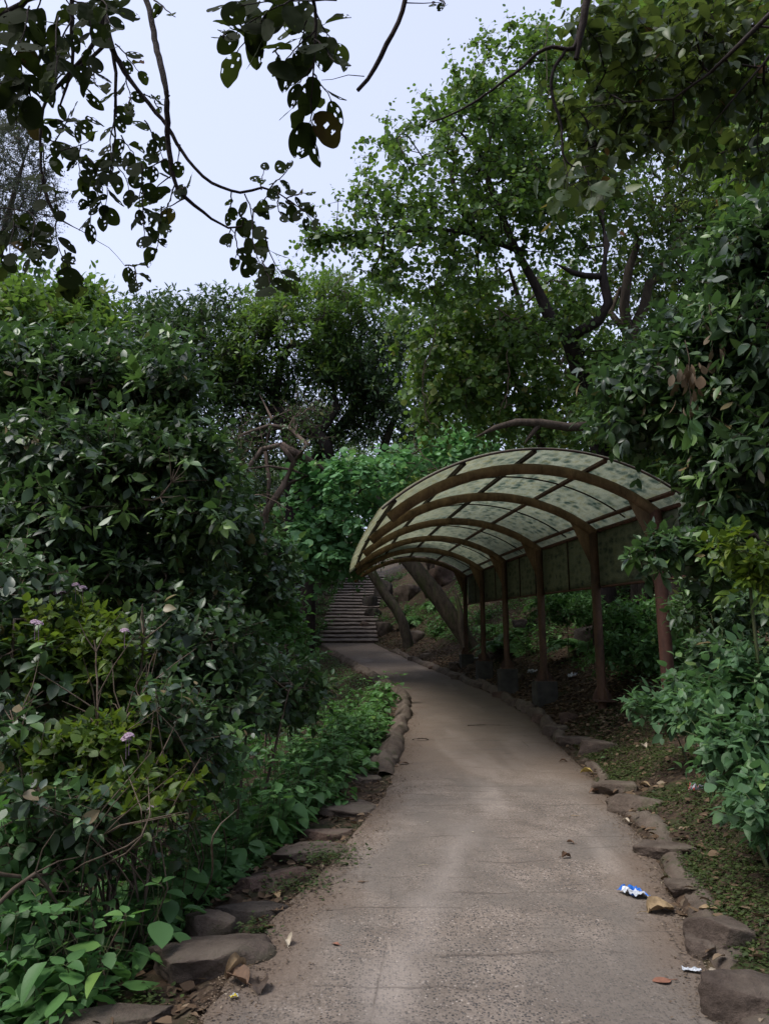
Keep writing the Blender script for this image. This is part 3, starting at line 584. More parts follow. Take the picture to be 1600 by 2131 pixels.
def skeleton(trunks, C, r, seg=.35, curl=.1, twist=1.):
    nodes = []; par = []; fixed = []
    for t in trunks:
        p = cat_rom(t, seg); 
        st = len(nodes)
        for i, q in enumerate(p):
            if i == 0:
                if st and len(t[0]) > 3:
                    A = np.array(nodes)[:, :3]; k = int(np.argmin(((A - q[:3]) ** 2).sum(1))); par.append(k)
                else: par.append(-1)
            else: par.append(len(nodes) - 1)
            nodes.append(q[:3]); fixed.append(q[3])
    nodes = list(map(np.array, nodes)); 
    if len(C) == 0: return np.array(nodes), par, np.array(fixed), np.zeros((0, 3))
    A = np.array(nodes); d0 = np.sqrt(((C[:, None] - A[None, ::3]) ** 2).sum(-1)).min(1); order = np.argsort(d0); D = np.zeros_like(C)
    buf = np.zeros((len(nodes) + len(C) * 12, 3)); nn = len(nodes); buf[:nn] = A; pl = np.zeros(len(buf)); par = list(par); fixed = list(fixed)
    for c in order:
        g = C[c]; dist = np.sqrt(((buf[:nn] - g) ** 2).sum(1)) + .22 * pl[:nn] + .6 * np.maximum(0, buf[:nn, 2] - g[2]) * .3; k = int(np.argmin(dist)); p0 = buf[k].copy(); L = np.linalg.norm(g - p0); m = max(1, min(11, int(L / seg)))
        side = rdir(r, 1)[0] * L * curl; prev = k; acc = pl[k]
        for i in range(1, m + 1):
            s_ = i / m; q = p0 * (1 - s_) + g * s_ + side * math.sin(math.pi * s_) + (r.normal(size=3) * seg * .12 * twist if i < m else 0)
            acc += L / m; buf[nn] = q; pl[nn] = acc; par.append(prev); fixed.append(0.); prev = nn; nn += 1
        D[c] = nrmz(g - buf[par[prev]])
    return buf[:nn], par, np.array(fixed), D
def limbs(mb, nodes, par, fixed, tipr=.006, p=2.4, kmin=4, minr=0., sd=0):
    n = len(nodes); a = np.zeros(n); ch = np.zeros(n, int)
    for i in range(n - 1, -1, -1):
        if ch[i] == 0: a[i] = tipr ** p
        if fixed[i] > 0: a[i] = max(0, fixed[i]) ** p
        if par[i] >= 0: a[par[i]] += a[i]; ch[par[i]] += 1
    rr = a ** (1 / p); rr = np.where(fixed > 0, fixed, rr)
    kids = [[] for _ in range(n)]
    for i in range(n):
        if par[i] >= 0: kids[par[i]].append(i)
    stack = [i for i in range(n) if par[i] < 0]; starts = [(i, None) for i in stack]
    while starts:
        i, p0 = starts.pop(); ch_ = [i] if p0 is None else [p0, i]; cur = i
        while kids[cur]:
            big = max(kids[cur], key=lambda q: rr[q]); 
            for q in kids[cur]:
                if q != big: starts.append((q, cur))
            ch_.append(big); cur = big
        if len(ch_) < 2: continue
        r_ = rr[ch_].copy(); 
        if p0 is not None: r_[0] = min(rr[p0] * .8, rr[i] * 1.35)
        if r_.max() < minr: continue
        r_[-1] = min(r_[-1], tipr * .6)
        big = r_.max() > .035; k = 12 if r_.max() > .07 else (7 if big else kmin)
        tube(mb, nodes[ch_], r_, k, cap=False, bump=.07 if big else 0, sd=sd + i % 50)
def plantlike(name, label, cat, base, trunks, blobs, nC, proto, lmat, bmat, seed, size, sh={}, seg=.35, tipr=.006, curl=.1, minr=0., group=None, parts=('trunk', 'crown'), extraC=None, twist=1., shell=.45, cull=None):
    r = np.random.default_rng(seed); C = blobpts(blobs, nC, r, shell) if blobs else np.zeros((0, 3))
    if extraC is not None: C = np.vstack([C, extraC])
    C = C[C[:, 2] > gz(C[:, 0], C[:, 1]) + .12] if len(C) else C
    base = np.array([base[0], base[1], float(gz(base[0], base[1]))])
    nodes, par, fixed, D = skeleton(trunks, C, r, seg, curl, twist)
    tm = MB(); limbs(tm, nodes, par, fixed, tipr, minr=minr, sd=seed); lm = MB()
    if len(C): shoots(lm, tm, C, D, r, proto, size, **sh)
    root = thing(name, label, cat, base, group)
    for m_ in (tm, lm): m_.V = [v - base.astype(np.float32) for v in m_.V]
    tm.build(parts[0], M[bmat], root)
    if lm.n: lm.build(parts[1], ML[lmat], root)
    return root
# leaf materials: (position, colour) over the per-leaf random number
ML = dict(
    gloss=m_leaf('dark_glossy_leaf', [(.0, (.022, .038, .028)), (.4, (.038, .075, .042)), (.7, (.07, .15, .05)), (.93, (.12, .24, .04)), (.98, (.16, .27, .04)), (1., (.24, .15, .06))], .42, .25, .6, (.10, .24, .03), .85),
    mid=m_leaf('mid_green_leaf', [(.0, (.045, .08, .025)), (.5, (.075, .15, .035)), (.85, (.13, .24, .045)), (.96, (.18, .22, .03)), (1., (.26, .2, .04))], .5, .38, .4, (.2, .36, .03)),
    light=m_leaf('fresh_round_leaf', [(.0, (.10, .22, .10)), (.5, (.17, .38, .16)), (.9, (.22, .46, .18)), (1., (.34, .42, .1))], .5, .35, .4, (.16, .38, .06)),
    dark=m_leaf('evergreen_leaf', [(.0, (.024, .048, .024)), (.5, (.045, .088, .034)), (.85, (.08, .145, .04)), (.97, (.13, .17, .04)), (1., (.2, .2, .05))], .45, .25, .45, (.1, .2, .03)),
    olive=m_leaf('olive_leaf', [(.0, (.035, .06, .018)), (.5, (.06, .11, .025)), (.85, (.10, .17, .03)), (.975, (.2, .22, .03)), (1., (.3, .12, .03))], .5, .38, .35, (.2, .32, .04)),
    herb=m_leaf('soft_herb_leaf', [(.0, (.05, .12, .04)), (.5, (.10, .23, .07)), (.85, (.15, .33, .09)), (1., (.23, .38, .07))], .5, .33, .4, (.14, .36, .04)),
    pale=m_leaf('pale_herb_leaf', [(.0, (.05, .105, .05)), (.5, (.085, .18, .08)), (.85, (.13, .26, .09)), (1., (.2, .3, .08))], .48, .33, .4, (.16, .36, .08)),
    lant=m_leaf('yellow_green_leaf', [(.0, (.03, .055, .012)), (.5, (.06, .11, .015)), (.85, (.11, .19, .02)), (1., (.22, .26, .02))], .5, .35, .35, (.25, .38, .02)),
    feather=m_leaf('feathery_leaf', [(.0, (.03, .04, .03)), (1, (.08, .10, .07))], .6, .3, .3, (.12, .16, .08)),
    hole=m_leaf('eaten_leaf', [(.0, (.009, .013, .006)), (.6, (.018, .028, .009)), (.93, (.04, .06, .014)), (1., (.10, .035, .014))], .8, .3, .1, (.08, .12, .015)),  # near-black colour paints in the backlit silhouette of these leaves
    bough=m_leaf('shaded_olive_leaf', [(.0, (.022, .04, .014)), (.5, (.045, .08, .02)), (.85, (.09, .14, .025)), (.98, (.12, .16, .03)), (1., (.3, .09, .03))], .45, .35, .4, (.14, .2, .02), .9),
    litter=m_leaf('dead_leaf', [(.0, (.04, .026, .018)), (.5, (.125, .08, .048)), (.85, (.23, .16, .10)), (1., (.30, .24, .17))], .85, .1, .15, (.2, .12, .05)),
    crumb=m_leaf('dry_crumb', [(.0, (.06, .042, .03)), (.5, (.14, .10, .07)), (.85, (.24, .18, .125)), (1., (.36, .30, .22))], .85, .1, .15, (.2, .12, .05)),
    cover=m_leaf('ground_cover_leaf', [(.0, (.03, .05, .015)), (.5, (.055, .085, .022)), (1., (.11, .15, .04))], .6, .25, .3, (.14, .22, .03)),
    petal=m_leaf('pink_petal', [(.0, (.45, .28, .40)), (.7, (.65, .5, .62)), (1., (.7, .62, .3))], .6, .3, .2, (.6, .45, .6)))
GL6 = leafp('obov', 5, .42, .3, .35); OV2 = leafp('ovate', 1, .58); OV4 = leafp('ovate', 3, .56); OV6 = leafp('ovate', 5, .6); LN4 = leafp('lance', 3, .36, .2, .25); LN2 = leafp('lance', 1, .4); RD4 = leafp('round', 3, .95, .12, .12); RD2 = leafp('round', 2, .95, .15, .1); OB4 = leafp('obov', 3, .5)
LN6 = leafp('lance', 5, .38, .25, .3)

def T_(*pts):   # trunk polyline: (px, py, depth, radius)
    return [np.append(P(a, b, t), rad) for a, b, t, rad in pts]
def T0(px, t, rad, *pts):
    """trunk that starts on the ground below photo column px at depth t"""
    p = P(px, 1300, t); y = p[1]; z = float(gz(p[0], y)) - .15
    return [np.array([p[0], y, z, rad])] + T_(*pts)
def base_of(tr): return tr[0][0][:2]

# ---- hero spreading tree right of the sky gap
tr = [T0(1255, 16, .24, (1250, 960, 16, .22), (1235, 860, 15.8, .18), (1208, 780, 15.6, .17), (1184, 708, 15.4, .15), (1140, 650, 15.4, .12), (1118, 600, 15.5, .09), (1075, 520, 15.5, .07), (1040, 440, 15.5, .07), (1000, 330, 15.5, .05)),
      T_((1184, 708, 15.4, .11), (1205, 690, 15.2, .11), (1245, 668, 15, .10), (1266, 630, 15, .095), (1254, 575, 15, .09), (1262, 510, 15.2, .07), (1250, 440, 15.4, .07), (1210, 330, 15.5, .05)),
      T_((1254, 575, 15, .06), (1215, 573, 14.8, .06), (1190, 566, 14.6, .05), (1150, 545, 14.6, .04)),
      T_((1080, 520, 15.5, .07), (1000, 490, 15, .06), (960, 440, 14.8, .05), (938, 360, 14.6, .035)), T_((1000, 490, 15, .045), (900, 475, 14.6, .04), (800, 485, 14.3, .03), (700, 480, 14.2, .015))]
bl = [(1000, 190, 105, 100, 15, 1.6), (890, 320, 120, 95, 14.8, 1.5), (790, 420, 85, 62, 14.4, 1.0), (680, 478, 60, 16, 14.2, .4), (860, 470, 125, 85, 14.8, 1.6), (1050, 400, 150, 130, 15.5, 2), (1100, 250, 150, 110, 16, 2), (790, 560, 60, 40, 14.6, .8),
      (1030, 100, 60, 45, 15.5, 1), (1130, 110, 55, 60, 16, 1), (1220, 160, 120, 110, 17, 2), (1180, 420, 160, 120, 16.5, 1.8), (950, 560, 110, 55, 15, 1.2), (1000, 520, 60, 110, 16.8, 1.4), (840, 600, 70, 22, 15.5, .8), (1110, 690, 70, 40, 14.8, .7), (1190, 640, 40, 30, 14.6, .5), (1260, 760, 60, 50, 15, .7), (1320, 700, 80, 70, 16, 1)]
plantlike('spreading_tree', 'tall round-leaved tree with an S-bent dark trunk rising behind the shelter', 'tree', base_of(tr), tr, bl, 1150, RD4, 'mid', 'darkbark', 21, .112, dict(ntw=4, ltw=.5, k=7, spread=.75, droop=.25, upn=.55, rmean=.45, rvar=.25, twr=.004), seg=.5, tipr=.008, curl=.14, extraC=np.array([P(x, 489 + (x % 3) * 3, 14.2) for x in list(range(640, 760, 9)) + list(range(645, 755, 13))]))
tr = [T0(1330, 18, .2, (1325, 800, 18, .16), (1310, 700, 18, .15), (1298, 640, 18, .12), (1308, 560, 18, .1), (1330, 500, 18, .07)), T_((1310, 700, 18, .13), (1340, 640, 18, .12), (1350, 590, 18, .1), (1395, 530, 18, .08), (1425, 460, 18, .05)), T_((1310, 700, 18, .1), (1270, 650, 18.3, .07), (1290, 600, 18.5, .05))]
bl = [(1380, 380, 140, 120, 19, 2.5), (1480, 470, 120, 120, 19, 2.5), (1300, 480, 120, 100, 19.5, 2), (1400, 220, 200, 140, 19, 3), (1500, 330, 150, 150, 18, 3), (1370, 600, 120, 90, 20, 2), (1500, 600, 100, 100, 20, 2)]
plantlike('forked_tree', 'grey-brown fork-trunked tree right of the S-bent tree, thin brownish leaves', 'tree', base_of(tr), tr, bl, 650, OV2, 'olive', 'bark', 22, .17, dict(ntw=4, ltw=.55, k=7, spread=.75, rmean=.4, rvar=.3, twr=.004), seg=.55, tipr=.008)
# vine covered mass left of / below it
tr = [T0(1150, 25, .13, (1125, 920, 21, .11), (1060, 760, 19, .1), (1085, 640, 19, .08), (1060, 560, 19, .05)), T_((1090, 840, 20, .07), (980, 800, 18.5, .05), (930, 720, 18.5, .03))]
bl = [(880, 690, 75, 50, 17.5, 1.3), (950, 760, 90, 70, 17.5, 1.5), (1010, 680, 110, 60, 18.5, 1.6), (1080, 740, 110, 80, 19, 1.6), (1010, 830, 110, 60, 18, 1.4), (1150, 830, 110, 70, 19, 1.6), (900, 830, 50, 60, 17, .9), (1160, 620, 100, 70, 19.5, 1.6), (960, 620, 100, 50, 18.5, 1.5)]
plantlike('creeper_tree', 'tree smothered in light green round-leaved creeper, left of the S-bent trunk', 'tree', base_of(tr), tr, bl, 700, RD2, 'mid', 'bark', 23, .15, dict(ntw=4, ltw=.5, k=7, spread=.6, droop=.5, upn=.4, rmean=.62, rvar=.25, up=-.3, twr=.004), seg=.5, tipr=.007, curl=.2)
# the far horizontal limb
tr = [T_((1300, 880, 13.5, .1), (1240, 886, 13.3, .085), (1180, 889, 13.2, .075), (1125, 880, 13, .07), (1075, 878, 13, .06), (1030, 890, 13, .045), (985, 912, 13, .02)), T_((1125, 880, 13, .05), (1105, 905, 13, .04), (1090, 925, 13, .02))]
tr[0] = [np.append(P(1390, 930, 14.2), .12)] + tr[0]; b_ = P(1400, 1200, 14.4); b_[2] = float(gz(b_[0], b_[1])) - .2; tr[0] = [np.append(b_, .15)] + tr[0]
plantlike('leaning_tree', 'low tree with one bare limb reaching left above the shelter roof', 'tree', base_of(tr), tr, [(1300, 830, 60, 50, 13.8, .5), (1380, 860, 70, 60, 14, .6)], 70, OV4, 'dark', 'bark', 24, .16, dict(ntw=4, ltw=.4, k=6), tipr=.006)
# light green shrub in the middle
tr = [T0(610, 20.5, .04, (630, 1180, 20.6, .035), (690, 1100, 20.8, .04), (750, 1020, 21, .03)), T0(595, 20.5, .04, (605, 1170, 20.5, .035), (640, 1080, 20.6, .03))]
bl = [(700, 1000, 85, 42, 20.6, 1.3), (665, 1065, 60, 55, 20.4, 1.2), (740, 1060, 75, 55, 20.6, 1.2), (800, 985, 90, 38, 21.3, 1.4), (690, 1140, 85, 55, 20.8, 1.2), (615, 1130, 34, 45, 20.6, .9), (640, 1180, 50, 45, 20.6, .9), (880, 955, 90, 30, 22, 1.4), (950, 930, 90, 26, 22, 1.5), (640, 1000, 26, 26, 20.5, .8)]
plantlike('round_leaved_shrub', 'bright green shrub with round leaves left of the shelter roof', 'shrub', base_of(tr), tr, bl, 520, RD4, 'light', 'bark', 25, .21, dict(ntw=3, ltw=.42, k=6, spread=.6, droop=.15, upn=1.3, rmean=.5, rvar=.2, twr=.004), seg=.4, tipr=.006)
# dark evergreens on the skyline
def evg(name, label, px, t, pts, bl, n, seed, mt='dark', sz=.24, rm=.45, proto=LN4, bark='darkbark', k=8, ros=.5):
    tr = [T0(px, t, pts[0][3] * 1.2, *pts)]
    return plantlike(name, label, 'tree', base_of(tr), tr, bl, n, proto, mt, bark, seed, sz * 1.12, dict(ntw=5, ltw=.65, k=k, rosette=ros, spread=.6, droop=.0, upn=.8, out=.95, rmean=rm, rvar=.28, twr=.006, up=.35), seg=.7, tipr=.01)
evg('evergreen_tree', 'dark rounded evergreen crown on the left skyline', 380, 27, [(385, 900, 27, .2), (400, 760, 27, .12)], [(500, 940, 80, 50, 26, 2), (500, 860, 90, 50, 26, 2), (330, 680, 80, 45, 26, 2.4), (400, 700, 110, 65, 26, 2.6), (300, 760, 90, 60, 26, 2.2), (420, 790, 110, 55, 26.5, 2.2), (450, 650, 40, 25, 26, 1.5)], 560, 31)
evg('evergreen_tree', 'tallest yellow-tinged evergreen in the middle of the skyline', 600, 26, [(610, 960, 26, .26), (570, 830, 26, .18), (600, 720, 26, .12)], [(560, 800, 90, 50, 26.5, 1.6), (680, 760, 80, 60, 26, 1.6), (560, 650, 70, 42, 25.5, 2), (660, 620, 75, 38, 25.5, 2), (620, 690, 110, 60, 25.5, 2.2), (520, 720, 60, 50, 25, 1.8), (740, 640, 60, 35, 26, 2), (490, 800, 70, 50, 25.5, 1.6)], 620, 32, 'mid', .22, .35)
evg('evergreen_tree', 'blackish evergreen just left of the creeper tree', 590, 28, [(640, 1000, 28, .2), (730, 860, 28, .17), (770, 780, 28, .12)], [(620, 890, 70, 45, 27, 1.8), (700, 900, 60, 40, 27, 1.8), (740, 740, 80, 55, 26.5, 2.2), (800, 800, 65, 60, 27, 2.2), (700, 800, 80, 50, 26, 2), (770, 860, 85, 50, 27, 2), (830, 700, 50, 60, 28, 2)], 560, 33, 'dark', .22, .6)
evg('evergreen_tree', 'broad pale-leaved tree on the skyline at the far left', 120, 19, [(120, 900, 19, .2), (110, 760, 19, .1)], [(60, 660, 90, 55, 18, 2), (150, 690, 75, 50, 18.5, 2), (30, 740, 90, 60, 18, 2), (190, 760, 70, 50, 19, 2), (190, 645, 30, 25, 18.5, .9), (20, 590, 30, 25, 18, .8)], 480, 34, 'mid', .22, .45, OV4, 'bark', 7, 0)
# twisted thicket trees in the middle distance
tr = [T0(560, 20, .11, (552, 1130, 19.8, .09), (556, 1060, 19.6, .085), (590, 1010, 19.6, .08), (612, 960, 19.6, .075), (585, 925, 19.6, .075), (545, 935, 19.6, .07), (515, 975, 19.4, .06), (488, 1030, 19.2, .04)),
      T_((612, 960, 19.6, .07), (640, 925, 19.8, .07), (600, 890, 20, .06), (560, 885, 20, .05), (500, 905, 20, .03)), T_((585, 925, 19.6, .09), (620, 945, 19.8, .1), (660, 970, 20.2, .1), (700, 1000, 20.6, .1)),
      T_((556, 1060, 19.6, .05), (560, 1000, 19.8, .05), (552, 940, 20, .05), (565, 870, 20.2, .04), (540, 820, 20.4, .03)), T_((590, 1010, 19.6, .05), (640, 990, 19.8, .04), (560, 970, 19.4, .03), (480, 985, 19, .02))]
plantlike('twisted_tree', 'tangle of bare reddish-brown twisted limbs left of the bright green shrub', 'tree', base_of(tr), tr, [(560, 900, 90, 60, 20, 1.2), (480, 960, 60, 60, 19.5, 1), (640, 870, 60, 50, 21, 1)], 110, OV2, 'dark', 'redbark', 41, .14, dict(ntw=4, ltw=.6, k=4, rmean=.5, twr=.006), seg=.4, tipr=.009, curl=.35, twist=2.2)
tr = [T0(640, 25, .25, (650, 1010, 25, .22), (690, 960, 25, .2), (660, 900, 25, .2), (600, 860, 25, .17), (540, 850, 25, .13), (490, 800, 25, .1)), T_((660, 900, 25, .17), (700, 850, 25, .14), (690, 790, 25, .1)), T_((600, 860, 25, .12), (560, 900, 24.6, .1), (500, 920, 24.6, .07), (440, 900, 24.5, .04))]
plantlike('crooked_tree', 'thick dark crooked trunk deep behind the tangle of bare limbs', 'tree', base_of(tr), tr, [(640, 800, 110, 60, 26, 1.6), (520, 840, 90, 50, 25.5, 1.6)], 170, OV2, 'dark', 'darkbark', 42, .18, dict(ntw=4, ltw=.6, k=5, rmean=.35, twr=.006), seg=.5, tipr=.011, curl=.3, twist=2)
# leaning trunks under the arches
def lean(name, label, pts, seed, mtl='greybark', bl=None, n=0):
    tr = [[np.append(q, r_) for q, r_ in pts]]; return plantlike(name, label, 'tree', tr[0][0][:2], tr, bl, n, OV4, 'dark', mtl, seed, .16, dict(ntw=4, ltw=.5, k=6), seg=.3)
def gp(px, py, t, dz=0.): p = P(px, py, t); return p
lean('leaning_trunk_tree', 'thick mossy trunk leaning left across the view beneath the arches', [(P(1020, 1385, 24.4), .2), (P(985, 1352, 24.5), .24), (P(950, 1300, 24.6), .27), (P(905, 1235, 24.8), .27), (P(862, 1180, 25, ), .25), (P(815, 1120, 25.4), .22), (P(790, 1040, 26), .2), (P(800, 930, 26.5), .15), (P(830, 850, 27), .1)], 43, bl=[(830, 860, 90, 60, 26, 2), (900, 900, 70, 40, 26, 1.6)], n=150)
lean('leaning_trunk_tree', 'thinner pale trunk leaning left beside the upper steps', [(P(858, 1330, 29.9) - np.array([0, 0, .9]), .22), (P(836, 1290, 30), .2), (P(800, 1235, 30.4), .19), (P(765, 1178, 30.8), .19), (P(725, 1100, 31.5), .16), (P(700, 1000, 32), .12)], 44, bl=[(700, 960, 60, 50, 32, 2)], n=70)
lean('prop_trunk_tree', 'short upright trunk standing under the thick leaning trunk', [(P(978, 1372, 24.2), .13), (P(962, 1320, 24.3), .11), (P(957, 1270, 24.4), .09), (P(945, 1225, 24.8), .05)], 45)
# feathery tree top left
tr = [T0(-40, 21, .2, (-30, 700, 21, .16), (0, 520, 21, .1), (30, 400, 21, .06), (60, 300, 21, .03)), T_((0, 520, 21, .06), (60, 440, 21, .04), (110, 420, 21, .02))]
plantlike('feathery_tree', 'grey-green feathery tree hazy behind the hanging twigs at the upper left', 'tree', base_of(tr), tr, [(30, 300, 60, 90, 21, 1.5), (70, 400, 60, 70, 21, 1.5), (20, 200, 40, 50, 21, 1.2), (60, 480, 60, 40, 21, 1.3), (-30, 400, 70, 120, 21, 2)], 460, LN2, 'feather', 'bark', 51, .085, dict(ntw=6, ltw=.5, k=12, spread=.7, droop=.3, out=.8, twr=.005), seg=.5)

# ---- left hand mass
tr = [T0(290, 7.6, .07, (300, 1250, 7.6, .06), (292, 1100, 7.6, .055), (300, 950, 7.6, .045), (305, 860, 7.6, .03)), T_((292, 1100, 7.6, .04), (340, 1030, 7.3, .03), (385, 960, 7.2, .02), (330, 1040, 7.1, .02)), T_((300, 950, 7.6, .03), (230, 880, 7.5, .02), (190, 800, 7.5, .015))]
bl = [(60, 800, 120, 90, 8.2, .8), (200, 800, 120, 80, 8.2, .8), (330, 800, 90, 75, 8.0, .8), (430, 860, 70, 60, 7.8, .6), (120, 950, 140, 90, 7.4, .8), (300, 960, 110, 90, 7.6, .8), (420, 970, 62, 60, 7.4, .6), (80, 1090, 130, 90, 7, .7), (250, 1100, 110, 80, 7.2, .7), (400, 1090, 80, 80, 7.2, .6), (210, 1200, 130, 70, 7, .6)]
plantlike('glossy_leaved_tree', 'big dark glossy-leaved tree filling the left side above the brambles', 'tree', base_of(tr), tr, bl, 1700, [LN4, LN6, OV4], 'gloss', 'greybark', 61, .15, dict(ntw=3, ltw=.3, k=9, rosette=.75, spread=.7, droop=.12, upn=.8, out=.9, rmean=.45, rvar=.4, twr=.003, up=.3), seg=.28, tipr=.005)
for i, (px, t, lb, bl, n, mt, pr, sz, rm) in enumerate([
    (480, 9.5, 'dark bush with drooping leaves just beyond the big glossy tree', [(460, 1030, 45, 50, 9.5, .5), (470, 1130, 80, 70, 9.2, .6), (550, 1180, 55, 60, 9.8, .5), (500, 1240, 80, 50, 9, .6)], 330, 'gloss', OV4, .15, .5),
    (560, 11, 'sparse bush with pale upturned leaves beside the far path bend', [(560, 1270, 60, 60, 10.5, .6), (600, 1350, 60, 50, 10.5, .6), (520, 1340, 70, 60, 9.5, .6)], 200, 'herb', OV4, .13, .4),
    (380, 6.8, 'dark leafy bush in the middle of the left bank', [(380, 1240, 90, 60, 6.8, .5), (430, 1330, 90, 70, 6.6, .5), (330, 1350, 90, 70, 6.2, .5)], 330, 'gloss', OV4, .12, .4),
    (60, 4.9, 'shadowy bush at the left frame edge below the pink flowers', [(30, 1250, 80, 80, 5.4, .4), (30, 1420, 80, 90, 5, .4), (20, 1580, 80, 80, 4.6, .4)], 260, 'gloss', OV4, .11, .4),
    (500, 7, 'low dark bush behind the fresh herbs on the left bank', [(520, 1420, 80, 60, 7.2, .5), (440, 1470, 90, 60, 6.4, .5), (600, 1440, 60, 50, 8, .5)], 330, 'gloss', OV4, .12, .5),
    (300, 5, 'dense shaded bush at the centre of the lower left', [(300, 1560, 110, 80, 5, .4), (420, 1580, 90, 60, 5.4, .4), (180, 1640, 100, 80, 4.6, .4)], 300, 'herb', OV4, .10, .15),
    (80, 3.9, 'dark bush low against the left frame edge', [(60, 1800, 90, 80, 4.1, .3), (60, 1950, 90, 70, 3.7, .25)], 150, 'herb', OV6, .10, .1)]):
    tr = [T0(px, t, .02, (bl[0][0], bl[0][1] + 40, t, .012)), T0(px + 30, t + .2, .018, (bl[-1][0], bl[-1][1], t, .01))]
    plantlike('bush', lb, 'bush', base_of(tr), tr, bl, n, pr, mt, 'twig', 70 + i, sz, dict(ntw=3, ltw=.25, k=6, spread=.7, droop=.15, upn=.9, rmean=rm * (.7 if mt == 'herb' else 1), rvar=.22, twr=.0025, rosette=.6 * (i in (0, 2, 4))), seg=.2, tipr=.004, curl=.15, parts=('stem', 'foliage'))
for i, (px, t, lb, bl, n) in enumerate([
    (230, 3.7, 'dark thorny thicket with many bare stems at the lower left', [(200, 1720, 110, 60, 3.9, .25), (330, 1720, 60, 50, 4, .2), (90, 1690, 80, 60, 3.9, .25)], 60),
    (330, 4.5, 'stemmy thicket between the flowering bushes and the herbs', [(380, 1480, 60, 60, 4.9, .3), (430, 1560, 60, 50, 4.9, .3), (330, 1500, 60, 60, 4.7, .3)], 110)]):
    r = np.random.default_rng(i); tr = []
    for q in range(15 if i == 0 else 12):
        x0 = px + r.uniform(-230, 140) * (1 if i == 0 else .5); tr.append(T0(x0, t + r.uniform(-.1, 1.1), r.uniform(.002, .006), (x0 + r.uniform(-120, 120), 1850 - 60 * i, t + r.uniform(-.2, .5), .004), (x0 + r.uniform(-110, 110), 1740 - 150 * i, t + r.uniform(-.3, .3), .004), (x0 + r.uniform(-160, 160), r.uniform(1560, 1700) - 150 * i, t + r.uniform(-.4, .4), .0015)))
    plantlike('bramble', lb, 'bramble', base_of(tr), tr, bl, n, OV6, 'gloss', 'twig', 86 + i, .09, dict(ntw=3, ltw=.2, k=5, spread=.8, rmean=.4, rvar=.25, twr=.0025), seg=.15, tipr=.0025, curl=.3, parts=('stem', 'foliage'), twist=2)
# flowering bushes
def flower(mb, c, r, sz=.03):
    n = 16; a = np.arange(n) * 2.4; q = np.sqrt(np.arange(n) / n); d = np.stack([np.cos(a) * q, np.sin(a) * q, 1.1 - q * .5], -1)
    for k in range(4):
        e = nrmz(np.cross(d, np.array([.2, .1, 1.]) + r.normal(size=3) * .1)); f = np.cross(nrmz(d), e); g = e * math.cos(k * 1.57) + f * math.sin(k * 1.57)
        put(mb, RD2, c + nrmz(d) * sz * .8, g + .15 * nrmz(d), nrmz(d), np.full(n, sz * .42), r.uniform(.1, .8, n) * (q > .25) + (q <= .25) * 1., r)
for i, (px, t, lb, bl, n, fl) in enumerate([
    (150, 5.6, 'flowering bush on the left with two pink heads side by side near its top', [(150, 1290, 70, 45, 5.6, .25), (110, 1370, 80, 60, 5.4, .3)], 110, [(157, 1222), (172, 1228), (118, 1240), (128, 1236)]),
    (60, 5, 'yellow-green flowering bush at the far left with one pink head', [(80, 1350, 60, 50, 5, .25), (60, 1430, 70, 60, 5, .25)], 90, [(72, 1300), (80, 1303)]),
    (240, 5, 'bright yellow-green bush with a single pink flower at its right shoulder', [(230, 1350, 55, 50, 5, .2), (190, 1420, 80, 60, 5, .25), (260, 1450, 50, 50, 5, .2)], 140, [(259, 1318)]),
    (270, 4.4, 'yellow-green bush lower down with one white flower head', [(240, 1570, 80, 50, 4.4, .2), (150, 1600, 80, 50, 4.3, .2), (330, 1560, 50, 40, 4.5, .2)], 140, [(268, 1537), (262, 1544)]),
    (320, 4.2, 'shaded bramble bush with a small white flower near the herbs', [(330, 1650, 60, 40, 4.2, .2), (260, 1690, 70, 40, 4, .2)], 70, [(318, 1690)])]):
    tr = [T0(px, t, .012, (bl[0][0], bl[0][1] + 10, t, .008)), T0(px + 40, t, .01, (bl[1][0], bl[1][1], t, .006)), T0(px - 60, t + .1, .01, (bl[-1][0], bl[-1][1] + 20, t, .006))]
    o = plantlike('flowering_bush', lb, 'bush', base_of(tr), tr, bl, n, OV6, 'lant', 'twig', 90 + i, .085, dict(ntw=3, ltw=.16, k=7, rosette=.8, spread=.6, droop=.1, upn=.9, rmean=.5, rvar=.25, twr=.0022, up=.4), seg=.12, tipr=.0035, curl=.15, parts=('stem', 'foliage'))
    ol = np.array(o.location); r = np.random.default_rng(i)
    for (a, b) in fl:
        mb = MB(); c = P(a, b, t - .35); flower(mb, np.zeros(3), r, .035); tube(mb, [(0, 0, .01), (.0, .02, -.09)], .002, 4, a=0.); mb.build('flower_head', ML['petal'], o, loc=c - ol)
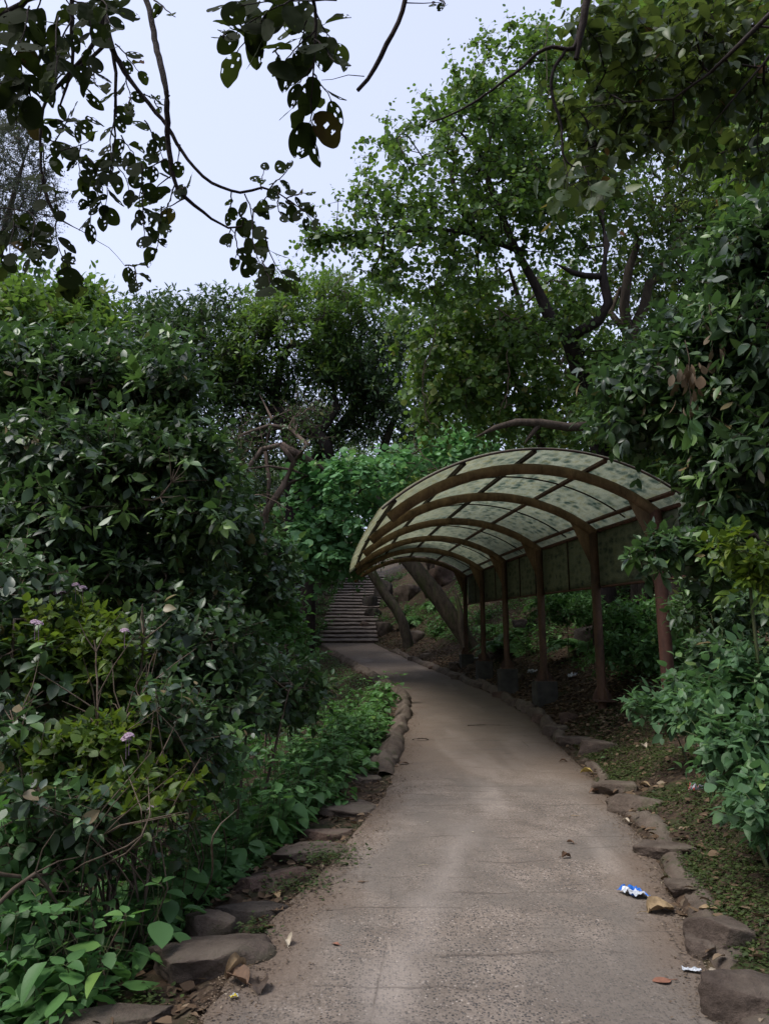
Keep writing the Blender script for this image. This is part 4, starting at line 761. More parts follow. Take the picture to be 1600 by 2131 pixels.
# bare bramble canes on the left
for i, (lb, pts) in enumerate([
    ('pale bare cane slanting up at the lower left', [(185, 1790, 4.2), (190, 1640, 4.2), (205, 1480, 4.4), (200, 1330, 4.6)]), ('thin bare cane leaning right beneath the flowering bush', [(205, 1620, 4.3), (260, 1500, 4.5), (320, 1410, 4.8)]),
    ('long fallen branch lying low across the left bank', [(60, 1750, 3.9), (200, 1715, 4.2), (330, 1695, 4.6), (420, 1640, 5)]), ('low grey branch bending at the left edge', [(-40, 1800, 3.6), (60, 1830, 3.7), (140, 1800, 3.9), (250, 1770, 4.1)]),
    ('bare upright twig with forked tip in the dark left bushes', [(300, 1500, 5), (290, 1420, 5), (300, 1330, 5), (296, 1260, 5)]), ('arched dead cane at the lower left edge', [(-20, 1900, 3.4), (70, 1820, 3.5), (120, 1880, 3.6), (160, 1960, 3.6)]),
    ('thin dead cane rising beside the dense shaded bush', [(330, 1800, 4), (300, 1650, 4.2), (285, 1560, 4.2)]), ('curved pale vine in the middle of the glossy tree', [(300, 1040, 6.7), (335, 1035, 6.6), (355, 1005, 6.6), (365, 975, 6.6)]),
    ('bare branch lying across the gap below the far bend', [(540, 1330, 8.5), (640, 1400, 9), (700, 1450, 9.4)]), ('forked bare twig reaching left over the dark floor of the left bank', [(110, 1700, 4), (60, 1600, 4.2), (20, 1480, 4.4)])]):
    mb = MB(); r = np.random.default_rng(i + 5); p = np.array([P(*q) for q in pts]); p = cat_rom(p, .08); p += r.normal(size=p.shape) * .006; o0 = p[0].copy(); rad = np.linspace(.011, .004, len(p)); tube(mb, p - o0, rad, 6)
    for _ in range(9):
        k = r.integers(2, len(p) - 1); d = nrmz(nrmz(p[k] - p[k - 1]) + rdir(r, 1)[0] * .8); L = r.uniform(.12, .45); tube(mb, [p[k] - o0, p[k] - o0 + d * L * .5 + r.normal(size=3) * .02, p[k] - o0 + d * L], [.005, .0035, .0015], 4)
    tag(mb.build('bare_branch', M['twig'], loc=o0), lb, 'branch')

# ---- right hand glossy tree and its neighbours
tr = [T0(1650, 6.6, .12, (1640, 1150, 6.6, .11), (1600, 950, 6.6, .09), (1560, 780, 6.6, .07), (1540, 600, 6.8, .05)), T_((1600, 950, 6.6, .06), (1500, 900, 6.5, .05), (1400, 860, 6.4, .03), (1300, 840, 6.4, .015)), T_((1640, 1150, 6.6, .05), (1540, 1100, 6.3, .04), (1450, 1060, 6.3, .02))]
bl = [(1560, 560, 80, 90, 6.8, .7), (1500, 690, 100, 80, 6.6, .7), (1590, 720, 80, 100, 6.2, .7), (1410, 770, 90, 60, 6.6, .6), (1330, 805, 65, 36, 6.5, .45), (1500, 840, 110, 80, 6.4, .6), (1420, 870, 80, 50, 6.4, .5), (1300, 880, 45, 24, 6.4, .3), (1580, 930, 80, 90, 6, .6), (1495, 970, 62, 62, 6.2, .45), (1560, 1060, 80, 60, 6, .5), (1620, 500, 60, 80, 6.6, .6), (1485, 1075, 40, 35, 6.4, .3)]
plantlike('glossy_leaved_tree', 'dark glossy large-leaved tree on the right overhanging the nearest shelter corner', 'tree', base_of(tr), tr, bl, 1350, [LN6, GL6, LN4], 'gloss', 'bark', 62, .15, dict(ntw=3, ltw=.26, k=9, rosette=.8, spread=.65, droop=.35, upn=.7, out=.9, rmean=.5, rvar=.36, twr=.003, up=.2), seg=.28, tipr=.005)
tr = [T_((1620, 1160, 5.4, .02), (1520, 1130, 5.5, .014), (1440, 1145, 5.6, .01), (1350, 1155, 5.7, .006))]; tr[0] = T0(1660, 5.4, .025, )[:1] + tr[0]
plantlike('side_sapling', 'sapling with a spray of leaves crossing the nearest post', 'sapling', base_of(tr), tr, [(1400, 1145, 60, 26, 5.6, .2), (1440, 1180, 45, 22, 5.5, .2), (1330, 1160, 35, 12, 5.6, .12), (1520, 1140, 60, 40, 5.6, .25)], 95, OV6, 'gloss', 'twig', 63, .12, dict(ntw=3, ltw=.14, k=6, rosette=.7, spread=.6, upn=1., rmean=.6), seg=.15, tipr=.004, parts=('stem', 'foliage'))
tr = [T0(1570, 5, .015, (1560, 1220, 5, .01), (1540, 1130, 5, .006))]
plantlike('young_sapling', 'young sapling with bright yellow-green shoot tips at the right edge', 'sapling', base_of(tr), tr, [(1555, 1150, 40, 35, 5, .2), (1510, 1130, 25, 25, 5, .15), (1580, 1210, 35, 30, 5, .2)], 60, OV6, 'lant', 'stem', 64, .1, dict(ntw=2, ltw=.14, k=6, rosette=.7, upn=.9, rmean=.8, rvar=.15), seg=.15, tipr=.003, parts=('stem', 'foliage'))
for i, (px, t, lb, bl, n, mt, sz, rm) in enumerate([
    (1330, 11.5, 'low blue-green bush between the second and nearest posts', [(1330, 1300, 70, 50, 12, .6), (1300, 1360, 60, 45, 11.5, .5), (1380, 1340, 60, 50, 11, .5)], 280, 'herb', .11, .25),
    (1500, 8, 'dark bush behind the bright herbs on the right', [(1480, 1260, 70, 60, 8.5, .6), (1560, 1300, 70, 60, 8, .5), (1500, 1360, 60, 40, 7.6, .4)], 260, 'gloss', .12, .5),
    (1180, 17, 'fern-like bush growing against the slope behind the back panel', [(1180, 1270, 80, 35, 17, .8), (1240, 1260, 60, 30, 16, .8)], 240, 'herb', .12, .35),
    (1560, 5, 'pale green leafy bush at the right edge, tall and upright', [(1500, 1480, 70, 50, 5.2, .35), (1570, 1430, 60, 60, 5, .3), (1580, 1540, 60, 50, 4.8, .3)], 150, 'pale', .105, .4),
    (1570, 4.6, 'broad pale-leaved bush overhanging the grass on the right', [(1500, 1570, 55, 40, 4.6, .22), (1570, 1640, 55, 45, 4.4, .25), (1530, 1600, 50, 35, 4.6, .22)], 100, 'pale', .10, .4),
    (1600, 4, 'light green bush cut off by the right frame edge', [(1595, 1740, 35, 40, 4, .15), (1590, 1690, 35, 30, 4, .15)], 36, 'pale', .10, .45),
    (1420, 7.4, 'heart-leaved seedlings at the foot of the nearest post', [(1400, 1490, 50, 22, 7.2, .3), (1440, 1450, 50, 35, 7.2, .3), (1350, 1480, 35, 14, 7.4, .25)], 70, 'pale', .13, .3)]):
    tr = [T0(px, t, .014, (bl[0][0], bl[0][1] + 20, t, .008)), T0(px + 30, t + .1, .012, (bl[1][0], bl[1][1] + 15, t, .008))]
    plantlike('bush', lb, 'bush', base_of(tr), tr, bl, n, [OV6, LN6, OV6] if t < 8 else OV4, mt, 'stem', 110 + i, sz, dict(ntw=3, ltw=.2, k=6, spread=.6, droop=.1, upn=1.3, rmean=rm, rvar=.22, twr=.0025, up=.4), seg=.2, tipr=.0035, curl=.12, parts=('stem', 'foliage'))

# ---- generic forest trees (prototypes copied) filling the distance, and the canopy outside the frame that shades the place
def generic(name, label, h, seed, mt, sz, n, loc, proto=OV2, cat='tree', group=None):
    r = np.random.default_rng(seed); base = np.zeros(3); tr = [[np.array([0, 0, -.3, h * .022]), np.array([r.normal() * .2, r.normal() * .2, h * .3, h * .017]), np.array([r.normal() * .5, r.normal() * .5, h * .6, h * .01]), np.array([r.normal() * .5, 0, h * .85, h * .004])]]
    C = []
    for _ in range(9):
        c = np.array([r.normal() * h * .16, r.normal() * h * .16, h * r.uniform(.32, .88)]); q = nrmz(r.normal(size=(n // 9, 3))) * (r.random(n // 9) ** .4)[:, None] * h * np.array([.19, .19, .13]); C.append(c + q)
    C = np.vstack(C); nodes, par, fixed, D = skeleton(tr, C, r, h * .06, .15); tm = MB(); limbs(tm, nodes, par, fixed, .012, minr=.02); lm = MB(); shoots(lm, None, C, D, r, proto, sz, ntw=4, ltw=h * .055, k=6, spread=.75, upn=.7, rmean=.45, rvar=.25)
    root = thing(name, label, cat, loc, group); tm.build('trunk', M['bark'], root); lm.build('crown', ML[mt], root); return root
def at(px, t):
    p = P(px, 1200, t); l_, r_ = float(Lx(p[1])), float(Rx(p[1]))
    if l_ - 1.6 < p[0] < r_ + 1.2: p[0] = l_ - 2 if p[0] < (l_ + r_) / 2 else r_ + 1.6
    return (p[0], p[1], float(gz(p[0], p[1])) - .1)
gt = [generic('forest_tree', 'x', 11, 201, 'dark', .26, 430, at(300, 40)), generic('forest_tree', 'x', 9, 202, 'mid', .24, 400, at(500, 44)), generic('forest_tree', 'x', 8, 203, 'olive', .24, 380, at(900, 42))]
spots = [(470, 30, 0, .8, 'filling the gap left of the yellow-tinged evergreen'), (545, 31, 1, .72, 'low behind the twisted limbs'), (700, 33, 0, .75, 'low behind the bright shrub'), (1280, 20, 1, .62, 'low behind the S-bent trunk'), (1160, 22, 2, .6, 'low between the S-bent trunk and the creeper tree'), (1400, 17, 1, .66, 'low between the fork-trunked tree and the right glossy tree'), (120, 34, 0, 1.0, 'deep behind the pale-leaved far left tree'), (250, 37, 1, 1.1, 'between the far left tree and the rounded evergreen'), (430, 40, 0, 1.1, 'straight behind the left skyline evergreen'), (520, 34, 1, .9, 'behind the tangle of bare limbs'),
         (600, 42, 2, 1.1, 'behind the yellow-tinged evergreen'), (690, 38, 0, .95, 'behind the upper left side of the stairs'), (560, 28, 2, .62, 'low beside the foot of the stairs'), (640, 46, 1, 1., 'above the left of the stair top'), (740, 52, 0, 1.1, 'closing the top of the stairs'),
         (820, 48, 1, 1., 'behind the thinner leaning trunk'), (890, 38, 2, .9, 'uphill behind the thick leaning trunk'), (960, 34, 0, .9, 'above the smooth brown boulder on the slope'), (1050, 30, 1, .85, 'behind the creeper tree to its left'), (1130, 27, 2, .8, 'behind the creeper tree to its right'),
         (1220, 26, 0, .9, 'behind the S-bent trunk'), (1320, 25, 1, .9, 'behind the fork-trunked tree'), (1420, 22, 0, .9, 'uphill from the fork-trunked tree'), (1540, 19, 2, .9, 'high on the right slope near the frame edge'), (1600, 14, 0, .8, 'just behind the right glossy tree'),
         (1480, 14, 1, .62, 'low behind the nearest shelter corner'), (1350, 17, 0, .5, 'small one behind the back panel'), (40, 26, 1, .8, 'at the far left behind the glossy tree'), (200, 22, 0, .62, 'behind the middle of the big left glossy tree'), (330, 18, 2, .5, 'low one right behind the big left glossy tree'), (430, 22, 1, .55, 'small one left of the tangle of bare limbs'),
         (660, 60, 2, 1.2, 'on the ridge left above the stairs'), (880, 62, 0, 1.2, 'on the ridge right above the stairs'), (-60, 12, 0, .62, 'beside the big left glossy tree, partly outside the frame'), (80, 13, 1, .5, 'dim low one in the shade behind the flowering bushes')]
for i, (px, t, k, sc, lb) in enumerate(spots):
    l_ = ['dark green ', 'mid green ', 'olive green '][k] + 'forest tree ' + lb; loc = at(px, t)
    if i in (0, 1, 2) : pass
    c = copy_thing(gt[k], loc, px * .7, (sc, sc, sc * (1 + .1 * math.sin(px))), l_); c['group'] = 'trees of the background forest'
for g_, lb in zip(gt, ['dark green forest tree centred behind the left skyline evergreens', 'mid green forest tree left of and far behind the bright shrub', 'olive green forest tree beyond the left end of the shelter roof']): g_['label'] = lb; g_['group'] = 'trees of the background forest'
for (x, y, sc, k, lb) in [(-9, 9, .9, 1, 'outside the frame beyond the flowering bushes'), (-13, 13, 1.1, 0, 'outside the frame far to the left, nearest row'), (-12, 20, 1.1, 1, 'outside the frame left of the feathery tree'), (-18, 26, 1.2, 0, 'outside the frame far to the left, second row'), (-20, 16, 1.1, 0, 'outside the frame farthest to the left'), (-25, 34, 1.3, 1, 'outside the frame far to the left, last row'), (13, 11, 1, 1, 'outside the frame uphill to the right'), (17, 20, 1.1, 0, 'outside the frame high on the right slope'), (-5.5, -3, 1.1, 0, 'behind the viewpoint on the left bank'), (5.5, -2, 1.1, 1, 'behind the viewpoint on the right bank'), (7.5, 4.5, 1, 0, 'outside the frame to the right of the path'), (-7.5, 3, .9, 1, 'outside the frame to the left of the path'), (0.5, -9, 1.2, 0, 'over the path behind the viewpoint')]:
    copy_thing(gt[k], (x, y, float(gz(x, y)) - .1), x, sc, ['dark green ', 'mid green '][k] + 'forest tree ' + lb)['group'] = 'trees of the background forest'
# ---------------------------------------------------------------- overhead branches with insect-eaten leaves
def holeleaf(sd, nu=16, nv=22, wd=.72):
    r = np.random.default_rng(sd); s = np.linspace(0, 1, nv + 1); u = np.linspace(-1, 1, nu + 1)
    w = wd / 2 * np.sin(np.pi * np.clip(s, .0, 1) ** .92) ** .52; w[0] = .015; w[-1] = .02
    Xl = u[None] * w[:, None]; Yl = np.broadcast_to(s[:, None], Xl.shape); cup = r.uniform(-.3, .5)
    Zl = .3 * np.abs(Xl) + cup * Xl ** 2 * 2 - .2 * s[:, None] ** 2 + .02 * np.sin(s[:, None] * 17 + sd) * u[None]
    V = np.stack([Xl, Yl, Zl], -1).reshape(-1, 3).copy(); F = gridfaces(nv + 1, nu + 1); c = V[F].mean(1)
    keep = np.ones(len(F), bool); hs = []
    for _ in range(r.integers(1, 6)):
        y = r.uniform(.12, .9); x = r.uniform(-.9, .9) * wd / 2 * math.sin(math.pi * y ** .85) ** .62; hs.append((x, y, r.uniform(.02, .07), r.uniform(.03, .09)))
    for _ in range(r.integers(0, 2)):
        y = r.uniform(.3, 1); sg = r.choice([-1, 1]); hs.append((sg * wd / 2 * math.sin(math.pi * min(.99, y) ** .85) ** .62, y, r.uniform(.04, .09), r.uniform(.05, .1)))
    for x, y, a, b in hs:
        q = ((c[:, 0] - x) / a) ** 2 + ((c[:, 1] - y) / b) ** 2; keep &= ~((q < 1) & (np.abs(c[:, 0]) > .012))
        k = ((V[:, 0] - x) / a) ** 2 + ((V[:, 1] - y) / b) ** 2; m_ = (k < 1.7) & (k > .55); f = 1 / np.sqrt(np.maximum(k, .01)); f = np.clip(f, .85, 1.2)
        V[m_, 0] = x + (V[m_, 0] - x) * f[m_]; V[m_, 1] = y + (V[m_, 1] - y) * f[m_]
    return V, F[keep]
HL = [holeleaf(i) for i in range(14)]
def put1(mb, pos, d, nr, size, rnd, r):
    V, F = HL[r.integers(len(HL))]; d = nrmz(d); nr = nrmz(nr - nr.dot(d) * d); x = np.cross(d, nr)
    W = pos + size * (V[:, :1] * x * (1 + .15 * r.normal()) + V[:, 1:2] * d + V[:, 2:] * nr * r.uniform(-.6, 1.4)); mb.add(W, F, rnd)
def hanging(name, label, t0, limbs_, twigs, sd, mt='hole', cat='branch'):
    """limbs: lists of (px, py, dt, radius); twigs: (px0, py0, px1, py1, number of leaves, leaf px)"""
    r = np.random.default_rng(sd); bm_ = MB(); lm = MB(); o0 = P(limbs_[0][0][0], limbs_[0][0][1], t0 + limbs_[0][0][2])
    for L in limbs_:
        p = cat_rom([np.append(P(a, b, t0 + c), rad) for a, b, c, rad in L], .03); jit = r.normal(size=(len(p), 3)) * .0016; kn = 1 + .18 * vnoise(np.arange(len(p)) * .7, np.zeros(len(p)), sd)
        tube(bm_, p[:, :3] + jit - o0, p[:, 3] * kn, 8)
    for (a, b, c, d, n, lp) in twigs:
        dz = r.uniform(-.25, .25); t = t0 + dz; p0 = P(a, b, t0 + dz * .3); p1 = P(c, d, t); side = nrmz(np.cross(p1 - p0, [0, 1, 0])); m_ = 9; q = np.linspace(0, 1, m_)
        wob = (r.normal() * .04 * np.sin(q * 3.14) + r.normal() * .02 * np.sin(q * 6.3)) * np.linalg.norm(p1 - p0)
        line = p0 * (1 - q)[:, None] + p1 * q[:, None] + side * wob[:, None] + r.normal(size=(m_, 3)) * .0015
        tube(bm_, line - o0, np.linspace(.0028, .0012, m_), 5); S = 1.08 * lp / 1600. * t
        n = max(1, int(n * .85)) if n > 3 else n
        for k in range(n):
            f = (k + .6) / n; i = f * (m_ - 1); i0 = min(int(i), m_ - 2); pos = line[i0] * (1 - (i - i0)) + line[i0 + 1] * (i - i0); ax = nrmz(line[i0 + 1] - line[i0]); sg = 1 if k % 2 else -1
            if k == n - 1: dd = ax + r.normal(size=3) * .15
            else: dd = ax * .5 + side * sg * .75 + np.array([0, r.normal() * .5, -.35]) + r.normal(size=3) * .15
            nr = np.array([r.normal() * .35, -.9 + r.normal() * .3, .35 + r.normal() * .35]); pet = nrmz(dd) * S * .1
            tube(bm_, [pos - o0, pos + pet - o0], .001, 4); put1(lm, pos + pet - o0, dd, nr, S * r.uniform(.72, 1.12), float(np.clip(r.normal() * .25 + .45, 0, 1)), r)
    root = thing(name, label, cat, o0); bm_.build('twig', M['darkbark'], root); lm.build('foliage', ML[mt], root); return root
H = hanging
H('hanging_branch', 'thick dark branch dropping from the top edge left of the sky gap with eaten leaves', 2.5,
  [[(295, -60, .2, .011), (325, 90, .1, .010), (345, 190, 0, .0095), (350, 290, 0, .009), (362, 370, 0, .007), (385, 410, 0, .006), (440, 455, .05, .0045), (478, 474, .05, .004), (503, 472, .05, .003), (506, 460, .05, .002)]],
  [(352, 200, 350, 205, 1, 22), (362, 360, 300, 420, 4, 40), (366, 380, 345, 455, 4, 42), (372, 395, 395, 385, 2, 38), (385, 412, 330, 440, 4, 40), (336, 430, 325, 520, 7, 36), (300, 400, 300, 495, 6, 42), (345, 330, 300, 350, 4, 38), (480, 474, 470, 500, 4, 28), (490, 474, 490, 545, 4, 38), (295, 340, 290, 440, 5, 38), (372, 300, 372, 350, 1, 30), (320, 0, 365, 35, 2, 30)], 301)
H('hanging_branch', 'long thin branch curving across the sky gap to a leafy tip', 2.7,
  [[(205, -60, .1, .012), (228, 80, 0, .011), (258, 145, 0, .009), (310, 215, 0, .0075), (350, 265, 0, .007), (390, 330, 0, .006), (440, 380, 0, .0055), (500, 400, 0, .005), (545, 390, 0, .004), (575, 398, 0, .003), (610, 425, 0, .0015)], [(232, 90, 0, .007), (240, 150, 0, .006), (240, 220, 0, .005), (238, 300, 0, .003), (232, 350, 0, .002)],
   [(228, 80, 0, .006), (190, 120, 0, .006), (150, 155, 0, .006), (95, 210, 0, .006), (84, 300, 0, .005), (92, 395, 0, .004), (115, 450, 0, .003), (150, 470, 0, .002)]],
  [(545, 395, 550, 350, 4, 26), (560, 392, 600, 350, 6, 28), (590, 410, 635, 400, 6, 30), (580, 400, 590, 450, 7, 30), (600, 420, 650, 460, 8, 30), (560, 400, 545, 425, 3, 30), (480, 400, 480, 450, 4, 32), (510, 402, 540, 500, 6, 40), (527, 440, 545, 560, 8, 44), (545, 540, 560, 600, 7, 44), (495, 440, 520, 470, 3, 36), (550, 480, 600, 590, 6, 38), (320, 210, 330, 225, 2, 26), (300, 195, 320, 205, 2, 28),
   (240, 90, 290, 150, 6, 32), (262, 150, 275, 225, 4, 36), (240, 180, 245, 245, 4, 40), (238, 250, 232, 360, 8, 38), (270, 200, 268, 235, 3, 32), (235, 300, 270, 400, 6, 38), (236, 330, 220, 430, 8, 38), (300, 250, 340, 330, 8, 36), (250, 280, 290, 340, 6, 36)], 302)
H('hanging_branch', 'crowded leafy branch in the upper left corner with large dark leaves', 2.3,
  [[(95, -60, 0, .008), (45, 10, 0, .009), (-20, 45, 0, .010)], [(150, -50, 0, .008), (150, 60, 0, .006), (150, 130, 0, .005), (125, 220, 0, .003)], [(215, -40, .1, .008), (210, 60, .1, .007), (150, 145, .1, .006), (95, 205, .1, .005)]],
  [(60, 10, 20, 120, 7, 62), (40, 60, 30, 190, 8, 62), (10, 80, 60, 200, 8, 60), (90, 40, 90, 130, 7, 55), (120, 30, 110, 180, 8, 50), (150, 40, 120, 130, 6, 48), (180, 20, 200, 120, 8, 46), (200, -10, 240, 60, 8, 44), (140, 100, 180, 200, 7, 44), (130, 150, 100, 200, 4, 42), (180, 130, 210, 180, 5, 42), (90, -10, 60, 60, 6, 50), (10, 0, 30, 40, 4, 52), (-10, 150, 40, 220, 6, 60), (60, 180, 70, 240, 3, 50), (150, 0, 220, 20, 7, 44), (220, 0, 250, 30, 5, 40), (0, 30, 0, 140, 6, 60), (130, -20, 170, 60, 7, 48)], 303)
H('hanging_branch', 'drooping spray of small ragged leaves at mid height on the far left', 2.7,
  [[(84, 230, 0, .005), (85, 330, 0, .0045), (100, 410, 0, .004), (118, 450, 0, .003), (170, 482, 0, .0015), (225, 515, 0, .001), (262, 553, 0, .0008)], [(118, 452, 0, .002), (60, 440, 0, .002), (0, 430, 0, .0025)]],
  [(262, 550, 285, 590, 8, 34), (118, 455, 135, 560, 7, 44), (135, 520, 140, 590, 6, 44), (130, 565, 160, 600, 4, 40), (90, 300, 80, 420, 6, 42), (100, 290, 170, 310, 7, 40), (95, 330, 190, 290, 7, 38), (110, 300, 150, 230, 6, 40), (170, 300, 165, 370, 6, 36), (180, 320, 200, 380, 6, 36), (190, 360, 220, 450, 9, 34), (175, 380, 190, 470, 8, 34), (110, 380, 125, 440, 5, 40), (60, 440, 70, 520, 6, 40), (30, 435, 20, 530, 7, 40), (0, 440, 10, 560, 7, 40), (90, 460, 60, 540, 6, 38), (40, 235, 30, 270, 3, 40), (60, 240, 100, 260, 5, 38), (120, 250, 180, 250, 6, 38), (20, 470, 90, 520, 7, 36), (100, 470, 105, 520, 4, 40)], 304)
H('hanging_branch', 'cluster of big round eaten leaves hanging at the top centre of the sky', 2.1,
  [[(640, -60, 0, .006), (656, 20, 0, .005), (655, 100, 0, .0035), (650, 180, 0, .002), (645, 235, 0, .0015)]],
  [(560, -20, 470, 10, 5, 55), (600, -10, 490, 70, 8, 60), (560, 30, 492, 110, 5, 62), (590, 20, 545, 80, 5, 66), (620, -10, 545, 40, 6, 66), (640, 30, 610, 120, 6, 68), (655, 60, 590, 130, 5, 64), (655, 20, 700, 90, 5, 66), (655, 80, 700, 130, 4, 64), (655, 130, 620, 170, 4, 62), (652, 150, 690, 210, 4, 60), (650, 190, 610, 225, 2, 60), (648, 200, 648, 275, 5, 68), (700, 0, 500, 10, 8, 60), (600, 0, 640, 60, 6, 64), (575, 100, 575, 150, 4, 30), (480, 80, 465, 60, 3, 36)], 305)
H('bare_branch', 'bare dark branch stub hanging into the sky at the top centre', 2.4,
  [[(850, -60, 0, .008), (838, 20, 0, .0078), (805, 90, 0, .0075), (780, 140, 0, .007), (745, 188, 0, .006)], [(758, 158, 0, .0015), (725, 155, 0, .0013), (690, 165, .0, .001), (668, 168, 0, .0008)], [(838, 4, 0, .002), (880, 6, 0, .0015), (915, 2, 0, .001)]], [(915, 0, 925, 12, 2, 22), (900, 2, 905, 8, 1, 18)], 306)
# right hand overhead branch: olive leaves, nearer than the hero tree
H('hanging_branch', 'bare forked dark branch curving down over the right treetops', 4.0,
  [[(1232, -80, 0, .02), (1215, 30, 0, .019), (1198, 122, 0, .014)], [(1205, 60, 0, .01), (1192, 100, 0, .012), (1150, 98, 0, .0095), (1118, 110, 0, .009), (1060, 160, 0, .0075), (985, 212, 0, .006), (925, 245, 0, .005), (893, 254, 0, .003)], [(1178, 102, 0, .009), (1150, 150, 0, .009), (1150, 200, 0, .008), (1168, 260, 0, .007), (1172, 320, 0, .006), (1190, 345, 0, .004), (1225, 345, 0, .003)]],
  [(1172, 330, 1178, 400, 3, 44), (1120, 150, 1125, 180, 1, 34), (1122, 340, 1120, 385, 1, 50), (1190, 345, 1160, 420, 3, 46), (1215, 345, 1230, 420, 4, 46)], 307, 'bough')
tr = [T_((1680, -40, 4.6, .02), (1600, 30, 4.6, .017), (1540, 90, 4.6, .015), (1478, 150, 4.6, .012), (1400, 205, 4.6, .008), (1300, 212, 4.6, .006), (1200, 225, 4.6, .003)), T_((1640, 60, 4.8, .012), (1590, 130, 4.8, .01), (1530, 200, 4.8, .007), (1480, 260, 4.8, .004))]
bl = [(1280, 60, 100, 60, 5, .4), (1400, 90, 120, 80, 5, .5), (1520, 60, 100, 90, 5.2, .5), (1250, 250, 80, 80, 4.8, .35), (1340, 260, 80, 60, 5, .35), (1210, 360, 60, 45, 4.6, .25), (1420, 220, 100, 60, 5.2, .4), (1560, 200, 80, 80, 5, .4), (1300, 160, 90, 60, 4.9, .35), (1480, 320, 80, 50, 5.4, .4), (1590, 330, 40, 60, 5, .3)]
r_ = np.random.default_rng(71); C = blobpts(bl, 300, r_); nodes, par, fixed, D = skeleton(tr, C, r_, .2, .12); tm = MB(); limbs(tm, nodes, par, fixed, .003); lm = MB()
shoots(lm, tm, C, D, r_, OV6, .105, ntw=2, ltw=.26, k=6, spread=.7, droop=.5, upn=.6, rmean=.5, rvar=.28, twr=.0022)
o0 = nodes[0].copy(); root = thing('overhanging_branch', 'leafy olive-green bough reaching in from the top right corner', 'branch', o0)
for m_ in (tm, lm): m_.V = [v - o0.astype(np.float32) for v in m_.V]
tm.build('twig', M['darkbark'], root); lm.build('foliage', ML['bough'], root)
bl = [(1500, 100, 160, 120, 9.5, 1), (1400, 40, 150, 70, 9.5, 1), (1580, 250, 100, 120, 9, 1), (1480, 230, 100, 80, 9.5, 1), (1600, 400, 60, 90, 8.5, .8), (1330, 90, 90, 80, 10, .8)]
tr = [T0(1720, 9, .16, (1720, 900, 9, .14), (1690, 500, 9, .12), (1620, 300, 9.2, .09), (1520, 180, 9.4, .05)), T_((1620, 300, 9.2, .06), (1500, 260, 9.5, .04), (1420, 200, 9.5, .02))]
plantlike('canopy_tree', 'dense green canopy tree filling the top right corner behind the olive bough', 'tree', base_of(tr), tr, bl, 560, OV4, 'mid', 'bark', 72, .17, dict(ntw=4, ltw=.4, k=6, spread=.7, droop=.3, upn=.7, rmean=.55, rvar=.28, twr=.004), seg=.4, tipr=.006)

# ---------------------------------------------------------------- herbs, ferns
def herb(name, label, cat, sd, nst, h, leaf, sz, mt, pairs=5, spreadr=.5, loc=(0, 0, 0), proto=None):
    r = np.random.default_rng(sd); sm = MB(); lm = MB(); proto = proto or OV6
    for i in range(nst):
        a = r.uniform(0, 6.3); rr = r.uniform(.0, .12); p0 = np.array([math.cos(a) * rr, math.sin(a) * rr, -.06]); hh = h * r.uniform(.55, 1.1); ln_ = spreadr * hh * r.uniform(.1, .9); q = np.linspace(0, 1, 8)
        line = p0 + np.stack([math.cos(a) * ln_ * q ** 1.5, math.sin(a) * ln_ * q ** 1.5, (hh + .06) * q], -1) + r.normal(size=(8, 3)) * .006; tube(sm, line, np.linspace(.0045, .002, 8), 5)
        P_ = []; D_ = []; S_ = []
        for k in range(pairs):
            f = .22 + .78 * (k + .5) / pairs if k < pairs - 1 else 1.; j = f * 7; i0 = min(int(j), 6); pos = line[i0] * (1 - (j - i0)) + line[i0 + 1] * (j - i0); b = k * 1.57 + r.normal() * .3 + a
            for s_ in (0, 1) if k < pairs - 1 else (0, 1, 2, 3):
                c = b + s_ * (3.14 if k < pairs - 1 else 1.57) + r.normal() * .2; el = r.uniform(-.35, .3) if k < pairs - 1 else r.uniform(.2, .9); d = np.array([math.cos(c), math.sin(c), el]); L = r.uniform(.3, .5) * sz * (1 - .8 * (k == pairs - 1))
                P_.append(pos + d * L); D_.append(d + np.array([0, 0, -.25])); S_.append(sz * r.uniform(.65, 1.15) * (1 - .45 * abs(f - .6)) * (.6 if k == pairs - 1 else 1)); tube(sm, [pos, pos + d * L], .0012, 4, cap=False)
        P_ = np.array(P_); D_ = np.array(D_); n = len(P_); put(lm, proto, P_, D_, np.array([0, 0, 1.]) + r.normal(size=(n, 3)) * .25, np.array(S_), np.clip(r.normal(size=n) * .18 + .5 + .1 * r.normal(), 0, 1), r)
    root = thing(name, label, cat, loc); sm.build('stem', M['stem'], root); lm.build('foliage', ML[mt], root); return root
